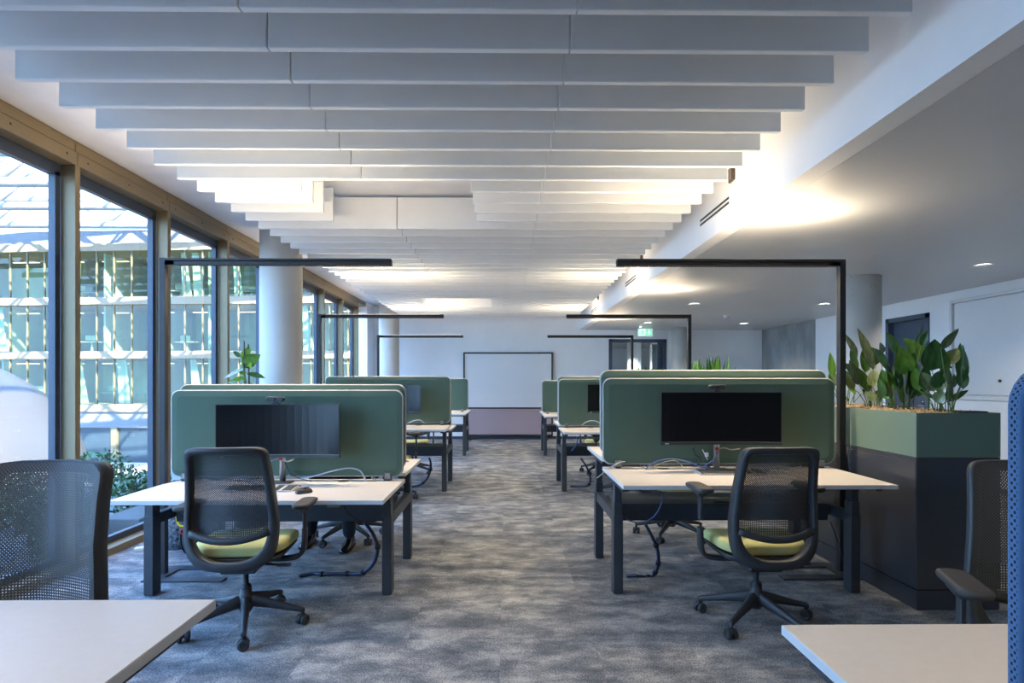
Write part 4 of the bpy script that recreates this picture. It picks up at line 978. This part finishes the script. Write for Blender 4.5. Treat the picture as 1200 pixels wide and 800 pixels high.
for s in (-1, 1):        # hands resting on the desk edge
    wx, wy, wz = s * .15, -.32, .772
    vv = [((wx, wy, wz), .024), ((wx - s * .005, wy - .05, wz - .004), (.036, .018)), ((wx - s * .005, wy - .085, wz - .006), (.038, .014))]; ee = [(0, 1), (1, 2)]
    for k, (dx, ln) in enumerate(((-.027, .060), (-.009, .072), (.009, .068), (.027, .054))):
        a = len(vv); vv += [((wx + dx, wy - .095, wz - .002), .0085), ((wx + dx * 1.1, wy - .095 - ln * .5, wz + .002), .008), ((wx + dx * 1.15, wy - .095 - ln, wz - .012), .0065)]; ee += [(2, a), (a, a + 1), (a + 1, a + 2)]
    a = len(vv); vv += [((wx - s * .042, wy - .045, wz - .008), .010), ((wx - s * .058, wy - .075, wz - .012), .0085)]; ee += [(1, a), (a, a + 1)]
    skin_body('hand', vv, ee, 'skin', body, 2)
hr_ = MB().loops([[(.078 * c * math.cos(a * math.pi / 8), .022 + .092 * c * math.sin(a * math.pi / 8), z + .012 * (math.sin(a * math.pi / 8))) for a in range(16)] for c, z in ((.93, 1.215), (1.0, 1.24), (.97, 1.275), (.80, 1.305), (.45, 1.322), (.1, 1.326))]).build('hair', M['hair'], body)
fcx = MB().loops([[(.013 * c * math.cos(a * math.pi / 4), -.085 - dy, z + .01 * c * math.sin(a * math.pi / 4)) for a in range(8)] for c, dy, z in ((1, -.01, 1.195), (.9, .008, 1.19), (.3, .016, 1.187))]).build('nose', M['skin'], body)
for s in (-1, 1):
    MB().lathe([(0, -.012), (.006, -.010), (.010, 0)], (s * .03, -.078, 1.215), 10, axis='y').build('eye', M['slot'], body)
    MB().lathe([(.004, -.008), (.022, -.004), (.026, .004), (.012, .010)], (s * .074, .01, 1.205), 12, axis='x').build('ear', M['skin'], body)
MB().box(-.024, .024, -.082, -.07, 1.158, 1.165, .003).build('mouth', M['red'], body)

# ------------------------------------------------------------------ outside: atrium, opposite building, dome, terrace
M['striplight'] = emis('office_strip_light', (1, .62, .30), 1.6)
M['band'] = mat('pale_facade_band', (.30, .235, .15), .7, var=.05, scale=1)
M['fin'] = mat('facade_mullion', (.16, .14, .085), .5, var=.05, scale=1)
M['lgrey'] = mat('grey_blue_panel', (.17, .18, .19), .6, var=.03, scale=.5)
M['inner'] = mat('office_interior', (.34, .40, .31), .8, var=.35, scale=.35)
M['innerw'] = mat('office_interior_pale', (.40, .42, .38), .8, var=.05)
M['curtain'] = mat('pale_curtain', (.34, .37, .34), .8, var=.06, scale=2)
M['fglass'] = glass('facade_glass', (.84, .93, .83), 1.3, .0, 1.5)
M['dglass'] = mat('dark_shopfront_glass', (.03, .05, .07), .35, var=.2, scale=.4)
M['steel'] = mat('white_roof_steel', (.28, .29, .30), .5, var=.03, scale=1)
M['roofglass'] = glass('roof_glass', (.90, .95, 1), .6)
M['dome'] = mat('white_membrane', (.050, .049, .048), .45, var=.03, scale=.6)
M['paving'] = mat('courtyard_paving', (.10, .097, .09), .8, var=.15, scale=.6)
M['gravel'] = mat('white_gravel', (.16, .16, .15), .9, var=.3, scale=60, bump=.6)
M['slats'] = mat('grey_slats', (.42, .40, .34), .7, var=.05)
M['bush'] = mat('shrub_leaf', (.06, .11, .03), .6, var=.5, scale=3)
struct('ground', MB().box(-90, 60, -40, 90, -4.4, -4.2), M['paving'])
bd = thing('office_building', 'glazed office building with pale floor bands seen across the atrium', 'building', (-20, 38.6, 0), R(-4))
BWd = 1.23; NW = 33; XA = -26.0
zb = [10.34, 6.74, 3.13, -.42]
def bz(z): return z
MB().box(XA, XA + NW * BWd, 0, 6, 10.6, 11.5).build('parapet', M['lgrey'], bd)
for z in zb: MB().box(XA, XA + NW * BWd, -.25, 6, z - .25, z + .25).build('floor_band', M['band'], bd)
MB().box(XA, XA + NW * BWd, -.10, 6, -1.75, -.67).build('canopy_fascia', M['lgrey'], bd)
pm = MB().box(.06, BWd - .06, -.02, .0, 0, 3.11).mesh('pane', M['fglass']); fm = MB().box(-.035, .035, -.08, .05, 0, 3.11).mesh('mullion', M['fin'])
rnd = random.Random(11)
for lv, z0 in enumerate((-.17, 3.38, 6.99)):
    for k in range(NW):
        x = XA + k * BWd
        put('pane', pm, bd, (x, 0, z0)); put('mullion', fm, bd, (x, 0, z0))
    MB().box(XA, XA + NW * BWd, 5, 5.2, z0, z0 + 3.1).build('inner_wall', M['inner'], bd)
    for k in range(12): MB().box(XA + 1 + k * 3.3, XA + 2.9 + k * 3.3, 1.6, 1.75, z0 + 2.75, z0 + 2.80).build('strip_light', M['striplight'], bd)
    for k in range(0, NW, 3):
        x = XA + k * BWd
        if rnd.random() < .75: MB().box(x, x + .12, .6, 5, z0, z0 + 3.1).build('partition', M['innerw' if rnd.random() < .5 else 'inner'], bd)
    for k in range(7):
        x = XA + rnd.uniform(0, NW - 2) * BWd; wv = rnd.uniform(.4, .9)
        m_ = MB(); m_.loops([[(x, .25, z0), (x + wv, .25, z0), (x + wv, .32, z0), (x, .32, z0)], [(x - wv * .2, .25, z0 + 3), (x + wv * .35, .25, z0 + 3), (x + wv * .35, .32, z0 + 3), (x - wv * .2, .32, z0 + 3)]], smooth=False); m_.build('curtain', M['curtain'], bd)
    for k in range(16):
        x = XA + rnd.uniform(0, NW - 2) * BWd; y = rnd.uniform(1, 3)
        MB().box(x, x + 1.5, y, y + .8, z0 + .70, z0 + .75).box(x + .7, x + .8, y + .3, y + .5, z0, z0 + .7).box(x + .3, x + 1, y + .3, y + .34, z0 + .85, z0 + 1.2).build('office_desk', M['curtain'], bd)
MB().box(XA, XA + NW * BWd, .1, .3, -4.2, -1.75).build('shopfront', M['dglass'], bd)
for k in range(0, NW, 4): MB().box(XA + k * BWd - .2, XA + k * BWd + .2, -.1, .12, -4.2, -1.75).build('pier', M['fin'], bd)
# slatted screen in the courtyard
ss = thing('slatted_screen', 'low slatted screen fence in the courtyard before the dark shopfront', 'fence', (-20, 30, -4.2), R(-4))
sm_ = MB().box(-.03, .03, -.03, .03, 0, 1.35).mesh('slat', M['slats'])
MB().box(-9, 5, -.02, .02, 1.30, 1.38).box(-9, 5, -.02, .02, .1, .18).build('rail', M['slats'], ss)
for k in range(94): put('slat', sm_, ss, (-9 + k * .15, 0, 0))
# atrium roof
ar = thing('atrium_roof', 'white steel lattice roof trusses with glazing above the atrium', 'roof', (0, 0, 0))
RX0, RX1 = -48.0, -3.6
pur = MB().box(-.05, .05, 2, 40.5, 13.22, 13.40).mesh('purlin', M['steel'])
x = RX0
while x < RX1 + .1: put('purlin', pur, ar, (x, 0, 0)); x += 2.96
for k in range(10): MB().box(RX0, RX1, 2 + k * 4, 2.10 + k * 4, 13.24, 13.36).build('glazing_bar', M['steel'], ar)
rp_ = MB().box(0, 4.44, 0, 3.97, 13.42, 13.44).mesh('roof_pane', M['roofglass'])
for i in range(10):
    for j in range(9): put('roof_pane', rp_, ar, (RX0 + i * 4.44, 2.6 + j * 4.0, 0))
chd = MB().tube([(RX0, 0, 0), (RX1, 0, 0)], .24, 10).mesh('chord', M['steel'])
br1 = MB().tube([(0, 0, 11.45), (1.85, 0, 13.05)], .13, 8).mesh('brace', M['steel']); br2 = MB().tube([(1.85, 0, 13.05), (3.7, 0, 11.45)], .13, 8).mesh('brace', M['steel'])
for yt in (37.5, 33.5, 29.5, 25.5, 21.5, 17.5, 13.5):
    tr = bpy.data.objects.new('truss', None); COL.objects.link(tr); tr.parent = ar; tr.location = (0, yt, 0)
    put('chord', chd, tr, (0, 0, 11.45)); put('chord', chd, tr, (0, 0, 13.05))
    for k in range(12):
        put('brace', br1, tr, (RX0 + k * 3.7, 0, 0)); put('brace', br2, tr, (RX0 + k * 3.7, 0, 0))
# white dome
dm = thing('dome', 'white membrane dome rising in the atrium beyond the nearest window', 'dome', (-16.4, 16, -4.2))
L_ = []
for k in range(25):
    a = R(-35 + 125 * k / 24); L_.append((max(.01, 4.07 * math.cos(a)), 2.36 + 4.07 * math.sin(a)))
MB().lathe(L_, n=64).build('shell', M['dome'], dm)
MB().lathe([(3.40, -.0), (3.55, -.0), (3.55, .12), (3.40, .12)], n=48).build('base_ring', M['steel'], dm)
# terrace with shrubs outside the glass
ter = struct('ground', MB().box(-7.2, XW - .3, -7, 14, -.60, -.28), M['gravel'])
def shrub(x, y, s_, seed, label):
    t = thing('shrub', label, 'shrub', (x, y, -.28), 0, 'shrubs on the gravel terrace'); rnd = random.Random(seed)
    st = MB()
    for k in range(7):
        a = rnd.uniform(0, 6.28); st.tube([(0, 0, 0), (.5 * s_ * math.cos(a) * .5, .5 * s_ * math.sin(a) * .5, s_ * .5)], .008, 4)
    st.build('stem', M['stem'], t)
    m_ = MB()
    for k in range(900):
        v = Vector((rnd.gauss(0, 1), rnd.gauss(0, 1), rnd.gauss(0, 1))).normalized() * (rnd.random() ** .4) * s_ * .5; p = Vector((v.x, v.y, v.z * .8 + s_ * .42))
        if p.z < .02: continue
        a = Vector((rnd.gauss(0, 1), rnd.gauss(0, 1), rnd.gauss(0, 1))).normalized(); b = a.orthogonal().normalized() * .016; a = a * .04
        m_.add([p - a, p + b, p + a, p - b], [(0, 1, 2, 3)])
    f_ = m_.build('foliage', M['bush'], t, fix=False); f_['kind'] = 'stuff'
shrub(-3.88, 5.15, .55, 1, 'small shrub nearest the glass below the desk end'); shrub(-4.55, 5.9, .75, 2, 'larger shrub behind the concrete block outside'); shrub(-5.5, 6.6, .8, 3, 'shrub further out on the gravel terrace')
shrub(-4.7, 4.9, .6, 4, 'shrub in the middle of the gravel terrace'); shrub(-5.6, 8.0, .9, 5, 'shrub at the outer edge of the terrace'); shrub(-4.3, 6.9, .75, 6, 'shrub outside the third window bay')
cb = MB().box(-.20, .20, -.30, .30, 0, .36, .01).build('concrete_block', M['paving']); cb.location = (-3.70, 5.85, -.28); tag(cb, 'pale concrete block on the gravel just outside the glass', 'block')
